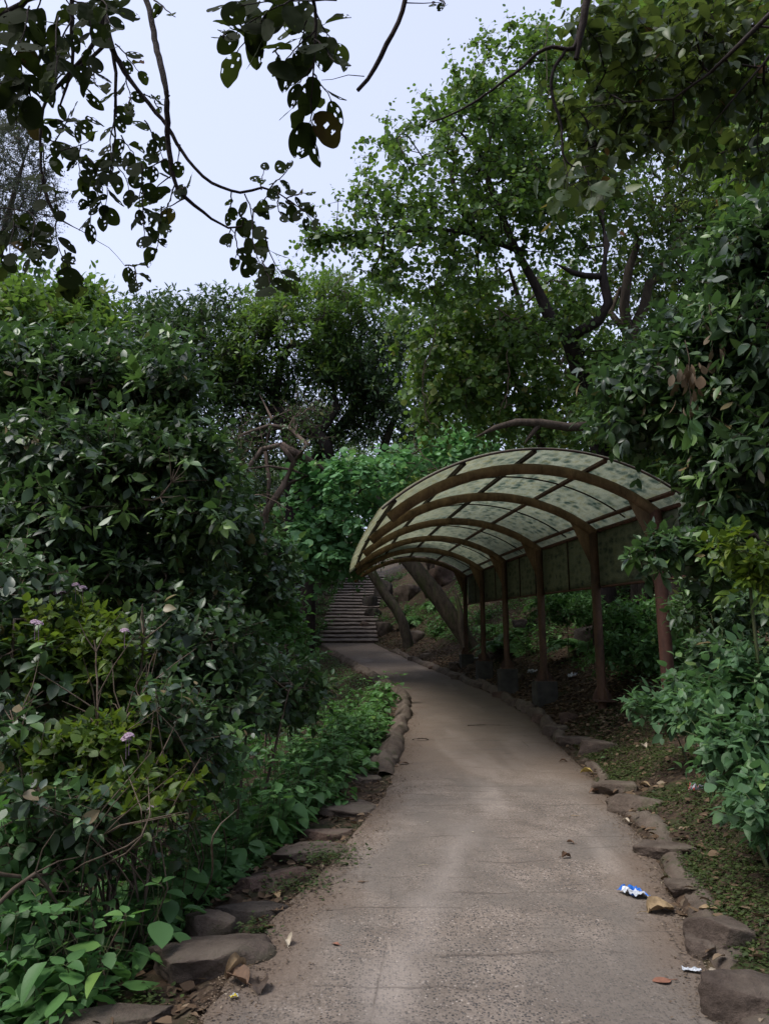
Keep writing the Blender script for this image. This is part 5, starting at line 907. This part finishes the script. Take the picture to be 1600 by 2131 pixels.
def fern(label, sd, nf, L, loc=(0, 0, 0)):
    r = np.random.default_rng(sd); sm = MB(); lm = MB()
    for i in range(nf):
        a = i * 2.4 + r.normal() * .3; q = np.linspace(0, 1, 10); l_ = L * r.uniform(.7, 1.1); el = r.uniform(.5, 1.1)
        line = np.stack([np.cos(a) * l_ * q * .8, np.sin(a) * l_ * q * .8, l_ * (el * q - .75 * q ** 2)], -1); tube(sm, line, np.linspace(.003, .001, 10), 4, cap=False); T = nrmz(np.gradient(line, axis=0)); S = nrmz(np.cross(T, [0, 0, 1.]))
        f = np.linspace(.12, .99, 20); pos = np.stack([np.interp(f, q, line[:, k]) for k in range(3)], -1); ti = np.stack([np.interp(f, q, T[:, k]) for k in range(3)], -1); si = np.stack([np.interp(f, q, S[:, k]) for k in range(3)], -1)
        for sg in (-1, 1): put(lm, LN2 if L < .5 else LN4, pos, si * sg + ti * .35 + r.normal(size=(20, 3)) * .06, np.cross(si, ti) * 1. + r.normal(size=(20, 3)) * .1, l_ * .26 * np.sin(np.pi * np.clip(f * .85 + .12, 0, 1)), np.clip(r.normal(size=20) * .12 + .65, 0, 1), r)
    root = thing('fern', label, 'fern', loc); sm.build('stem', M['stem'], root); lm.build('frond', ML['herb'], root); return root
# protos sit where their first copy stands
def scatter_things(protos, places, base, cat_, group, rs, smin=.8, smax=1.25):
    """first uses of each prototype move it, later ones copy it; labels say where each stands"""
    r = np.random.default_rng(rs); used = [False] * len(protos)
    for n_, (x, y, k, lb) in enumerate(places):
        k = k % len(protos); z = float(gz(x, y)); sc = r.uniform(smin, smax)
        o = protos[k]
        if used[k]: o = copy_thing(o, (x, y, z), r.uniform(0, 6.3), sc)
        else: o.location = (x, y, z); o.rotation_euler = (0, 0, r.uniform(0, 6.3)); o.scale = (sc,) * 3; used[k] = True
        o['label'] = lb; o['group'] = group; o['category'] = cat_
hp = [herb('broad_leaved_herb', 'x', 'herb', 401, 7, .5, None, .17, 'herb', 5), herb('broad_leaved_herb', 'x', 'herb', 402, 9, .6, None, .14, 'herb', 6), herb('broad_leaved_herb', 'x', 'herb', 403, 9, .42, None, .125, 'herb', 5), herb('broad_leaved_herb', 'x', 'herb', 404, 7, .65, None, .15, 'herb', 6)]
lmk = [(2.5, 'in the bottom corner below the large flat slab'), (3.4, 'just behind the large flat slab'), (4.1, 'behind the dark rounded rock'), (4.8, 'beside the broad dark brown stone'), (5.6, 'behind the flat pale stone'), (6.3, 'beside the small angular stone'), (7.2, 'behind the wide smooth slab'), (8.2, 'beside the cracked flat stone'), (9.2, 'where the mortar kerb begins'), (10.4, 'by the lumpy end of the mortar kerb'), (12, 'at the thickest part of the mortar kerb'), (14, 'inside the bend of the mortar kerb'), (17, 'at the widest bulge of the path edge'), (20, 'past the bulge of the kerb'), (25, 'near the far end of the kerb'), (30, 'a little before the stairs')]
def near(y): return min(lmk, key=lambda q: abs(q[0] - y) / (1 + y * .1))[1]
rows = [(.42, 'touching the edging'), (.75, 'one step down'), (1.15, 'halfway down'), (1.6, 'low on the bank')]
pl = []; r = np.random.default_rng(5); k = 0
for e, rl in rows:
    y = 2.5 + e * .3; seen = set()
    while y < 19:
        lb = near(y)
        if lb not in seen:
            seen.add(lb); ee = e + .22 * (y < 7) + r.uniform(-.08, .1); pl.append((float(Lx(y)) - ee - .12 * (y < 6), y + r.uniform(-.15, .15), k, 'green herb ' + rl + ' ' + lb)); k += 1
        y += .42 + y * .05
scatter_things(hp, pl, '', 'herb', 'fresh herbs along the left edge of the path', 1, .75, 1.2)
hh = [herb('broad_leaved_herb', 'x', 'herb', 451, 4, .42, None, .19, 'herb', 4), herb('broad_leaved_herb', 'x', 'herb', 452, 6, .5, None, .16, 'herb', 5), herb('broad_leaved_herb', 'x', 'herb', 453, 5, .36, None, .15, 'herb', 4)]
pl = []
for i, (px, py, lb) in enumerate([(330, 2000, 'with big toothed leaves left of the large flat slab'), (400, 1900, 'arching over the brown leaning rock'), (470, 1850, 'leaning over the broad dark brown stone'), (540, 1790, 'hanging over the flat pale stone from the left'), (600, 1740, 'left of the small angular stone'), (660, 1690, 'left of the wide smooth slab'), (700, 1640, 'touching the wide smooth slab'), (730, 1590, 'left of the cracked flat stone'), (770, 1550, 'left of the lumpy soil-crusted stone'),
    (180, 2110, 'tall with long leaves, at the bottom left'), (60, 2125, 'in the very corner at the bottom left'), (470, 1780, 'one rank behind the broad dark brown stone'), (560, 1700, 'one rank behind the flat pale stone'), (630, 1650, 'one rank behind the small angular stone'), (300, 1900, 'in the shade one rank behind the large flat slab'), (380, 1820, 'in the shade behind the brown leaning rock'), (690, 1580, 'one rank behind the wide smooth slab')]):
    p = G(px, py)[0]; pl.append((float(p[0]), float(p[1]), i, 'large bright herb ' + lb))
scatter_things(hh, pl, '', 'herb', 'large herbs behind the left edging stones', 12, .85, 1.15)
# second, unsplit-looking rank: deeper bank herbs, darker
hp2 = [herb('bank_herb', 'x', 'herb', 411, 9, .7, None, .12, 'herb', 7), herb('bank_herb', 'x', 'herb', 412, 8, .6, None, .14, 'herb', 5), herb('bank_herb', 'x', 'herb', 413, 10, .5, None, .1, 'gloss', 6)]
lmk2 = [(2.6, 'under the flowers in the corner'), (3.4, 'beneath the lowest yellow-green bush'), (4.3, 'under the arched dead cane'), (5.3, 'below the shaded bush'), (6.5, 'under the big glossy tree'), (8, 'behind the low dark bush'), (9.8, 'beneath the drooping dark bush'), (11.8, 'by the sparse pale bush'), (14, 'down from the kerb bend'), (16.5, 'under the bright round-leaved shrub'), (19, 'before the twisted limbs')]
pl = []; k = 0
for e, rl in ((2.1, 'tall'), (2.7, 'leaning'), (3.4, 'slender')):
    for y, lb in lmk2: pl.append((float(Lx(y)) - e + r.uniform(-.2, .2), y + r.uniform(-.2, .2), k, f'{rl} shaded herb on the left bank {lb}')); k += 1
scatter_things(hp2, pl, '', 'herb', 'shaded herbs of the left bank', 2, .9, 1.4)
fp = [fern('x', 421, 9, .55), fern('x', 422, 12, .45)]
pl = [(float(Lx(y)) - e, y, i, 'bright feathery fern ' + lb) for i, (y, e, lb) in enumerate([(9.4, .5, 'overhanging the mortar kerb where it begins'), (9.9, .75, 'second back from the kerb beginning'), (10.6, .45, 'right against the mortar kerb'), (10.2, 1.1, 'lower on the bank beside the kerb'), (11.4, .6, 'before the thick part of the kerb'), (12.4, .45, 'at the thick part of the kerb'), (13.2, .5, 'close inside the kerb bend'), (8.8, .8, 'behind the lumpy soil-crusted stone'), (14.5, .6, 'top of the fern row by the kerb bulge')])]
scatter_things(fp, pl, '', 'fern', 'ferns along the left kerb', 3)
# hillside undergrowth behind the shelter
up = [herb('slope_herb', 'x', 'herb', 431, 12, .35, None, .09, 'herb', 5, 1.2, proto=OV4), herb('slope_herb', 'x', 'herb', 432, 14, .3, None, .07, 'herb', 5, 1.3, proto=OV4), fern('x', 433, 11, .6)]
up[2].name = 'slope_fern'
lmk3 = [(11, 'behind the second post'), (13, 'between the second and third posts'), (15, 'behind the third post'), (17.5, 'behind the fourth post'), (20, 'behind the fifth post'), (22.5, 'behind the farthest post'), (25, 'beside the thick leaning trunk'), (28, 'between the two leaning trunks'), (31, 'under the thinner leaning trunk'), (34, 'beside the pale boulder')]
pl = []; k = 0
for d, rl in ((2.0, 'a stride up the slope'), (2.4, 'on the lower slope'), (3., 'midway up the slope'), (3.9, 'on the upper slope'), (4.9, 'high on the slope'), (6., 'near the slope top')):
    for y, lb in lmk3:
        if d < 1 and y > 24: continue
        if r.random() < .12: continue
        kk = int(r.integers(0, 3)); pl.append((float(Rx(y)) + d + r.uniform(-.35, .35), y + r.uniform(-.8, .8), kk, ('spreading fern ' if kk == 2 else 'low herb patch ') + rl + ' ' + lb)); k += 1
for d, rl in ((7.2, 'far up the slope'), (8.6, 'beyond the brow of the slope'), (10., 'in the shade above the slope')):
    for y, lb in lmk3: pl.append((float(Rx(y)) + d + r.uniform(-.4, .4), y + r.uniform(-.8, .8), int(r.integers(0, 2)), 'herb patch ' + rl + ' ' + lb))
for y, lb in ((33.2, 'hiding the lower left corner of the stairs'), (34.5, 'left of the first steps'), (35.8, 'left of the lower steps'), (37.2, 'left of the middle of the stairs'), (38.8, 'left of the upper middle of the stairs'), (40.6, 'left of the upper stairs'), (42.6, 'left of the topmost steps'), (45, 'left beyond the stair top')):
    for d, rl in ((.35, 'herb patch close '), (1.1, 'second rank herb patch '), (2.0, 'third rank herb patch '), (3.2, 'outer herb patch ')): pl.append((float(Lx(y)) - d, y, int(r.integers(0, 2)), rl + lb))
for y, lb in ((37, 'right of the lower steps'), (39.5, 'right of the middle of the stairs'), (42, 'right of the upper stairs'), (45, 'right beyond the stair top')):
    for d, rl in ((.4, 'herb patch close '), (1.2, 'second rank herb patch ')): pl.append((float(Rx(y)) + d, y, int(r.integers(0, 2)), rl + lb))
scatter_things(up, pl, '', 'herb', 'undergrowth on the slope behind the shelter', 4, 1.3, 2.4)
rp = [herb('verge_herb', 'x', 'herb', 441, 7, .5, None, .14, 'pale', 5), herb('verge_herb', 'x', 'herb', 442, 7, .35, None, .11, 'pale', 4)]
pl = [(float(G(px, py)[0][0]), float(G(px, py)[0][1]), i, 'pale green herb ' + lb) for i, (px, py, lb) in enumerate([(1480, 1560, 'left of the broad pale-leaved bush'), (1560, 1700, 'over the grass at the right edge'), (1590, 1790, 'low at the right frame edge above the grass'), (1450, 1500, 'in front of the nearest post'), (1540, 1600, 'under the tall pale bush'), (1400, 1470, 'left of the nearest post'), (1600, 1640, 'half outside the frame on the right'), (1500, 1640, 'hanging over the colourful wrapper'), (1350, 1470, 'between the second and nearest posts'), (1580, 1560, 'against the tall pale bush'), (1420, 1480, 'covering the nearest post base')])]
scatter_things(rp, pl, '', 'herb', 'pale herbs of the right verge', 6, .7, 1.1)

# ---------------------------------------------------------------- stuff: ground cover and leaf litter
def carpet(name, mt, n, xs, ys, proto, sz, up_, sd, dz=.0, lbl=None, tilt=.35):
    r = np.random.default_rng(sd); x = xs; y = ys; z = gz(x, y) ; ins = (x > Lx(y)) & (x < Rx(y)); z = np.where(ins, Zp(y) + .012 + .025 * fbm(x * 1.2, y * 1.2, 21), z) + dz + r.random(len(x)) * up_
    a = r.uniform(0, 6.3, len(x)); mb = MB(); put(mb, proto, np.stack([x, y, z], -1), np.stack([np.cos(a), np.sin(a), r.normal(size=len(x)) * .2], -1), np.array([0, 0, 1.]) + r.normal(size=(len(x), 3)) * tilt, sz * r.uniform(.5, 1.3, len(x)), np.clip(r.normal(size=len(x)) * .25 + .45, 0, 1), r)
    return tag(mb.build(name, ML[mt]), lbl, kind='stuff')
r = np.random.default_rng(77)
n = 60000; y = 2.4 + 9 * r.random(n) ** 1.3; d = .12 + np.abs(r.normal(size=n)) * .9; x = Rx(y) + d; k = fbm(x * 1.5, y * 1.5, 61) + .25 - .1 * (y > 8) > r.normal(size=n) * .12
carpet('ground_cover', 'cover', 0, x[k], y[k], OV2, .026, .035, 78, lbl='tiny-leaved green ground cover on the right verge')
n = 26000; y = 2. + 30 * r.random(n) ** 1.6; d = .5 + np.abs(r.normal(size=n)) * 1.6; x = Lx(y) - d; carpet('bank_ground_cover', 'herb', 0, x, y, OV2, .06, .12, 79, lbl='low shaded green growth carpeting the left bank')
n = 42000; y = 10.2 + 26 * r.random(n) ** 1.5 + r.normal(size=n) * .5; d = .15 + 7 * r.random(n) ** 1.5; x = Rx(y) + d; n2 = 90000; y2 = 8.5 + 28 * r.random(n2) ** 1.2; d2 = 1.5 + 9 * r.random(n2) ** 1.1; x2 = Rx(y2) + d2; k2 = fbm(x2 * .8, y2 * .8, 91) + .05 > r.normal(size=n2) * .12; carpet('slope_ground_cover', 'herb', 0, x2[k2], y2[k2], OV2, .085, .2, 90, lbl='low leafy growth over the slope behind the shelter')
carpet('leaf_litter', 'litter', 0, x, y, OV2, .08, .035, 80, lbl='dry brown leaf litter under and behind the shelter')
n = 16000; y = 2.2 + 12 * r.random(n) ** 1.2; d = np.where(r.random(n) < .5, np.abs(r.normal(size=n)) * .14, 0); L_ = r.random(n) < .62; x = np.where(L_, Lx(y) - .08 + np.abs(r.normal(size=n)) * .16, Rx(y) + .03 - np.abs(r.normal(size=n)) * .09); carpet('path_edge_debris', 'crumb', 0, x, y, OV2, .015, .003, 81, .005, 'crumbs of dry leaf and grit along both path edges', .15)
n = 7000; y = 2.2 + 26 * r.random(n) ** 1.2; d = np.abs(r.normal(size=n)) * .6; x = np.where(r.random(n) < .5, Lx(y) - d, Rx(y) + d * 1.3); carpet('verge_litter', 'litter', 0, x, y, OV4, .06, .02, 82, .005, 'scattered dead leaves on both verges')
# weeds in the left edging
for i, (px, py, lb) in enumerate([(690, 1790, 'small weedy clump spilling onto the path beside the flat pale stone'), (620, 1850, 'small weedy clump at the corner of the broad dark brown stone'), (530, 1945, 'tiny weed at the top corner of the large flat slab'), (300, 2100, 'weedy patch in front of the low corner slab'), (850, 1640, 'tiny weed by the wide smooth slab')][:4]):
    r = np.random.default_rng(600 + i); p, _ = G(px, py); n = 420 if i < 2 else 140; lm = MB(); q = r.normal(size=(n, 2)) * (.12 if i < 2 else .06); hh = np.abs(r.normal(size=n)) * .035; a = r.uniform(0, 6.3, n)
    put(lm, OV4, np.stack([q[:, 0], q[:, 1], hh], -1), np.stack([np.cos(a), np.sin(a), np.full(n, .3)], -1), np.array([0, 0, 1.]) + r.normal(size=(n, 3)) * .3, .028 * r.uniform(.6, 1.3, n), np.clip(r.normal(size=n) * .2 + .4, 0, 1), r); tag(lm.build('weed_patch', ML['cover'], loc=p), lb, kind='stuff')

# ---------------------------------------------------------------- litter and fallen leaves on the path
def gridleaf(L, Wd, bend, roll, crum, sd, kind='ovate', nu=8, nv=14):
    s = np.linspace(0, 1, nv + 1)[:, None]; u = np.linspace(-1, 1, nu + 1)[None]; w = Wd / 2 * np.sin(np.pi * np.clip(s, .02, .985) ** .8) ** .7
    x = u * w; y = s * L + 0 * u; roll = roll * .6; z = bend * L * (s * (1 - s)) * 2.5 + roll * u ** 2 * w * 1.5 + crum * L * fbm(u * 1.6 + s * 0 + sd, s * 3 + u * 0 + sd, sd, 3)
    x = x * (1 - .45 * abs(roll) * u ** 2); V = np.stack([x, y, z], -1).reshape(-1, 3); V[:, 2] -= V[:, 2].min(); return V, gridfaces(nv + 1, nu + 1)
lmc = {}
def litmat(nm, c):
    if nm not in lmc:
        m_, t_, b_ = mat(nm); v = objco(t_); n_ = noise(t_, 40, 5, v); t_.links.new(ramp(t_, n_, [(.3, tuple(q * .55 for q in c)), (.7, c)]), b_.inputs['Base Color']); b_.inputs['Roughness'].default_value = .75; lmc[nm] = m_
    return lmc[nm]
def pground(px, py):
    p, t = G(px, py, 1.5, 60)
    # step towards the true path surface
    for _ in range(3):
        x, y = p[0], p[1]
        if Lx(y) - .05 < x < Rx(y) + .04: p[2] = float(Zp(y) + .01 + .025 * fbm(np.array(x * 1.2), np.array(y * 1.2), 21) + .006 * fbm(np.array(x * 6), np.array(y * 6), 22)) + .003
    return p
def fallen(px, py, L, W, rz, c, lb, bend=.12, roll=.5, crum=.12, sd=0, stalk=.4, dz=0):
    mb = MB(); V, F = gridleaf(L, W, bend, roll, crum, sd); mb.add(V, F); z0 = V[:4, 2].mean()
    if stalk: tube(mb, [(0, .01, z0), (-L * .1, -L * stalk * .6, z0 * .6 + .004), (-L * .05, -L * stalk, .003)], .0016, 5)
    p = pground(px, py); p[2] += dz; o = mb.build('fallen_leaf', litmat('dead_%s' % (c,), {'brown': (.16, .09, .05), 'tan': (.34, .24, .13), 'pale': (.5, .43, .33), 'red': (.30, .13, .08), 'yellow': (.5, .38, .1), 'dark': (.07, .045, .03), 'green': (.12, .2, .08)}[c]), loc=p)
    o.rotation_euler = (0, 0, R(rz)); return tag(o, lb, 'leaf', 'leaves fallen on and beside the path')
for i, a in enumerate([
    (1350, 1908, .17, .15, -70, 'tan', 'large curled tan dead leaf lying against the blue-edged wrapper', .16, .45, .2), (1170, 1795, .075, .045, -60, 'brown', 'curled brown leaf alone in the middle right of the path', .3, .8, .2),
    (1195, 1766, .06, .035, 50, 'brown', 'smaller brown leaf just behind the curled brown one', .3, .8, .2), (1395, 2050, .085, .07, 100, 'red', 'flat reddish leaf near the clear plastic scrap', .02, .05, .02), (1478, 2050, .09, .05, -60, 'pale', 'pale crumpled leaf right of the clear plastic scrap', .2, .6, .2),
    (1500, 1897, .11, .06, 80, 'tan', 'orange-tan leaf on the right kerb', .1, .3, .1), (1235, 1616, .14, .08, 60, 'yellow', 'yellow and brown dead leaf against the right kerb', .3, .9, .2), (1250, 1655, .12, .07, 100, 'brown', 'brown curled leaf below the yellow one', .3, .8, .15),
    (1180, 1588, .09, .05, 80, 'brown', 'small curled brown leaf near the long pale slab', .3, .9, .1), (1040, 1512, .5, .04, 95, 'dark', 'long dark leaf strip lying across the path under the roof', .02, .2, .03), (892, 1545, .22, .05, 85, 'dark', 'dark dry leaf at the left of the path near the kerb', .1, .4, .1),
    (850, 1594, .12, .06, 100, 'brown', 'brown leaf by the lumpy stone', .1, .4, .1), (600, 1976, .07, .07, 20, 'pale', 'pale folded leaf on the path right of the large slab', .3, 1.2, .15), (705, 1982, .04, .03, 60, 'red', 'tiny rusty leaf right of the pale folded leaf', .1, .3, .1),
    (510, 2025, .14, .07, 150, 'tan', 'tall curled tan leaf against the large flat slab', .4, 1.2, .15), (515, 2062, .12, .10, 60, 'brown', 'crushed brown leaf at the foot of the large flat slab', .1, .4, .3), (540, 2078, .12, .09, 10, 'dark', 'crushed dark leaf next to the crushed brown one', .1, .4, .3),
    (580, 1875, .1, .06, 30, 'tan', 'tan dry leaf behind the dark rounded rock', .2, .7, .2), (760, 1842, .05, .02, 100, 'brown', 'small brown sliver in the middle left of the path', .05, .2, .05), (1310, 1715, .07, .05, 40, 'pale', 'pale curled leaf on the mossy kerb', .3, .9, .1),
    (1345, 1560, .1, .08, 10, 'pale', 'pale crumpled leaf on the grass behind the long slab', .3, .9, .2), (1352, 1640, .1, .06, 50, 'tan', 'tan leaf standing in the ground cover', .3, .9, .1), (1380, 1663, .1, .06, 90, 'green', 'flat fresh green leaf lying on the ground cover', .02, .1, .02),
    (1290, 1640, .13, .05, 80, 'pale', 'long pale leaf draped on the mossy flat stone', .1, .3, .1), (1265, 1578, .13, .07, 130, 'green', 'fallen green leaf against the long pale slab', .05, .2, .05), (1200, 1700, .05, .02, 80, 'tan', 'thin tan scrap of leaf in mid path', .05, .2, .05),
    (890, 1720, .03, .02, 10, 'pale', 'tiny pale crumb of leaf left of mid path', .05, .2, .05), (1405, 1858, .06, .03, 70, 'tan', 'tan leaf sliver next to the dry straws', .1, .3, .05), (1058, 1462, .16, .08, 80, 'brown', 'dry leaf by the kerb below the third post', .1, .4, .1), (985, 1740, .03, .02, 20, 'pale', 'pale speck of leaf near the centre of the path', .05, .2, .05)]):
    fallen(*a, sd=i + 3)
mbl = m_simple('blue_plastic', (.01, .08, .35), (.02, .16, .6), 8, .3, .5, .1); mwh = m_simple('silvery_plastic', (.35, .38, .42), (.6, .62, .66), 25, .28, .6, .6)
def crumple(px, py, poly, h, sd, name, label, cat, mats, rz=0, nn=12, dz=.004):
    """a creased sheet cut to a polygon (metres), lying on the ground"""
    a = np.array(poly, float); mb = MB(); g = np.linspace(0, 1, nn + 1); U, V_ = np.meshgrid(g, g, indexing='ij'); q = a[0] * ((1 - U) * (1 - V_))[..., None] + a[1] * (U * (1 - V_))[..., None] + a[2] * (U * V_)[..., None] + a[3] * ((1 - U) * V_)[..., None]
    z = h * (np.abs(fbm(U * 3 + sd, V_ * 3, sd, 4)) * 1.6 + .15); V = np.stack([q[..., 0], q[..., 1], z], -1).reshape(-1, 3); F = gridfaces(nn + 1, nn + 1); ed = np.zeros((nn, nn), int)
    if len(mats) > 1: ed[:, -2:] = 1; ed[-2:, -5:] = 1; ed[:2, :3] = 1; ed[-1:, :] = 1
    for m_ in range(len(mats)): mb.add(V, F[ed.ravel() == m_], 0, m_) if (ed == m_).any() else None
    p = pground(px, py); p[2] += dz; o = mb.build(name, mats, loc=p, smoothf=False); o.rotation_euler = (0, 0, R(rz)); so_ = o.modifiers.new('film', 'SOLIDIFY'); so_.thickness = .0006; return tag(o, label, cat)
crumple(1322, 1868, [(-.035, -.085), (.06, -.09), (.035, .085), (-.09, .055)], .035, 3, 'snack_wrapper', 'crumpled blue-edged silvery wrapper on the right of the path', 'wrapper', [mwh, mbl], 0)
crumple(1438, 2030, [(-.04, -.012), (.045, -.02), (.045, .012), (-.035, .018)], .01, 5, 'plastic_scrap', 'clear folded plastic scrap near the lower right kerb', 'plastic scrap', [mwh], -8)
crumple(485, 2090, [(-.02, -.015), (.02, -.01), (.018, .015), (-.015, .012)], .012, 6, 'sweet_wrapper', 'tiny yellow and white sweet wrapper at the bottom left of the path', 'wrapper', [m_simple('yellow_plastic', (.5, .38, .03), (.7, .55, .05), 20, .3, .5, 0), mwh], 20)
crumple(1450, 1662, [(-.06, -.03), (.07, -.03), (.05, .04), (-.05, .045)], .06, 7, 'snack_wrapper', 'bright white and red wrapper caught under the herbs on the right verge', 'wrapper', [mwh, m_simple('red_plastic', (.3, .04, .04), (.45, .1, .08), 20, .3, .5, 0)], 30, dz=.05)
crumple(1107, 1404, [(-.12, -.08), (.12, -.08), (.12, .1), (-.1, .08)], .12, 8, 'plastic_bag', 'white crumpled plastic bag left of the fourth footing behind the kerb', 'plastic bag', [mwh], 10)
crumple(1192, 1412, [(-.12, -.08), (.12, -.08), (.1, .1), (-.1, .08)], .1, 9, 'plastic_bag', 'pale crumpled plastic bag just left of the second post base', 'plastic bag', [mwh], 60)
crumple(990, 1372, [(-.1, -.06), (.1, -.06), (.1, .05), (-.1, .06)], .05, 10, 'paper_scrap', 'small white paper scrap before the farthest footing', 'paper', [mwh], 0)
for i, (px, py, rz, L, lb) in enumerate([(1378, 1850, 70, .04, 'left pale straw of dry grass near the kerb'), (1390, 1848, 100, .03, 'middle short pale straw near the kerb'), (1411, 1858, 60, .05, 'right upright pale straw near the kerb'), (870, 1808, 20, .07, 'bent pale grass stalk on the left of the path'), (1340, 1925, 140, .05, 'dark hooked bit of twig below the large curled leaf')]):
    mb = MB(); tube(mb, [(0, 0, .002), (L * .5, .004, .006), (L, 0, .004)], .0018, 5); o = mb.build('dry_straw', litmat('straw', (.55, .48, .33)) if i < 4 else M['twig'], loc=pground(px, py)); o.rotation_euler = (0, 0, R(rz)); tag(o, lb, 'straw')
# hanging dead leaf bunches and bare vines
r = np.random.default_rng(9)
for i, (pts, lb) in enumerate([([(905, 600, 15, .0), (905, 700, 15, 0), (880, 780, 15.2, 0), (890, 880, 15.5, 0)], 'long thin bare vine hanging in front of the creeper tree'), ([(1140, 40, 14, 0), (1138, 110, 14, 0), (1139, 190, 14, 0), (1150, 260, 14, 0)], 'thin straight vine dangling from the top over the tall tree'), ([(1040, 650, 16, 0), (1060, 760, 16, 0), (1050, 850, 16, 0)], 'thin vine below the S-bent tree left fork'), ([(810, 1270, 20, 0), (735, 600, 22, 0)][:0] or [(700, 590, 21, 0), (712, 570, 21, 0), (735, 575, 21, 0), (722, 610, 21, 0), (705, 600, 21, 0)], 'looped bare vine standing above the skyline'),
    ([(930, 1000, 17, 0), (870, 930, 17.5, 0), (860, 880, 17.5, 0), (900, 850, 17.8, 0)], 'pale tangled vine above the shelter roof'), ([(560, 1100, 15, 0), (500, 1010, 15, 0), (430, 985, 15, 0), (380, 1010, 15, 0)], 'long pale bare vine sagging left of the twisted limbs'), ([(600, 1060, 16, 0), (540, 1030, 16, 0), (470, 1040, 15.6, 0), (400, 1060, 15.4, 0)], 'second pale sagging vine under the long one'), ([(1030, 640, 15, 0), (1120, 700, 15, 0), (1190, 790, 15.4, 0)], 'curly vine crossing behind the S-bent trunk')]):
    p = cat_rom([np.array([*P(a, b, c)]) for a, b, c, _ in pts], .12); p += r.normal(size=p.shape) * .02; o0 = p[0].copy(); mb = MB(); tube(mb, p - o0, .011 if i not in (1,) else .007, 5)
    for _ in range(10):
        k = r.integers(1, len(p)); d = nrmz(r.normal(size=3)); L = r.uniform(.2, .7); tube(mb, [p[k] - o0, p[k] - o0 + d * L * .5 + [0, 0, -.05], p[k] - o0 + d * L + [0, 0, -.2]], [.007, .005, .003], 4) if i not in (1,) else None
    tag(mb.build('bare_vine', M['twig'], loc=o0), lb, 'vine')

for i, (px, py, t, mt_, lb, n, sz) in enumerate([(1432, 785, 5.75, 'litter', 'bunch of withered tan leaves caught in the right glossy tree', 26, .1), (1275, 0, 0, '', '', 0, 0), (1435, 860, 5.75, 'pale', 'bunch of pale yellowish-green hanging leaves below the withered bunch', 16, .15), (1480, 700, 5.8, 'litter', 'small dry curled leaf bunch above the withered tan bunch', 9, .1)]):
    if not n: continue
    r = np.random.default_rng(900 + i); lm = MB(); q = r.normal(size=(n, 3)) * [.05, .05, .10]; put(lm, GL6, q, np.stack([r.normal(size=n) * .35, r.normal(size=n) * .35, -np.ones(n)], -1), r.normal(size=(n, 3)) + [0, -1.2, 0], sz * r.uniform(.6, 1.2, n), r.uniform(.7, 1., n), r)
    root = thing('leaf_bunch', lb, 'leaf bunch', P(px, py, t)); tm = MB(); tube(tm, [(0, 0, .3), (.02, 0, .15), (0, 0, 0), (0, 0, -.12)], [.004, .004, .003, .002], 5); tm.build('twig', M['twig'], root); lm.build('foliage', ML[mt_], root)
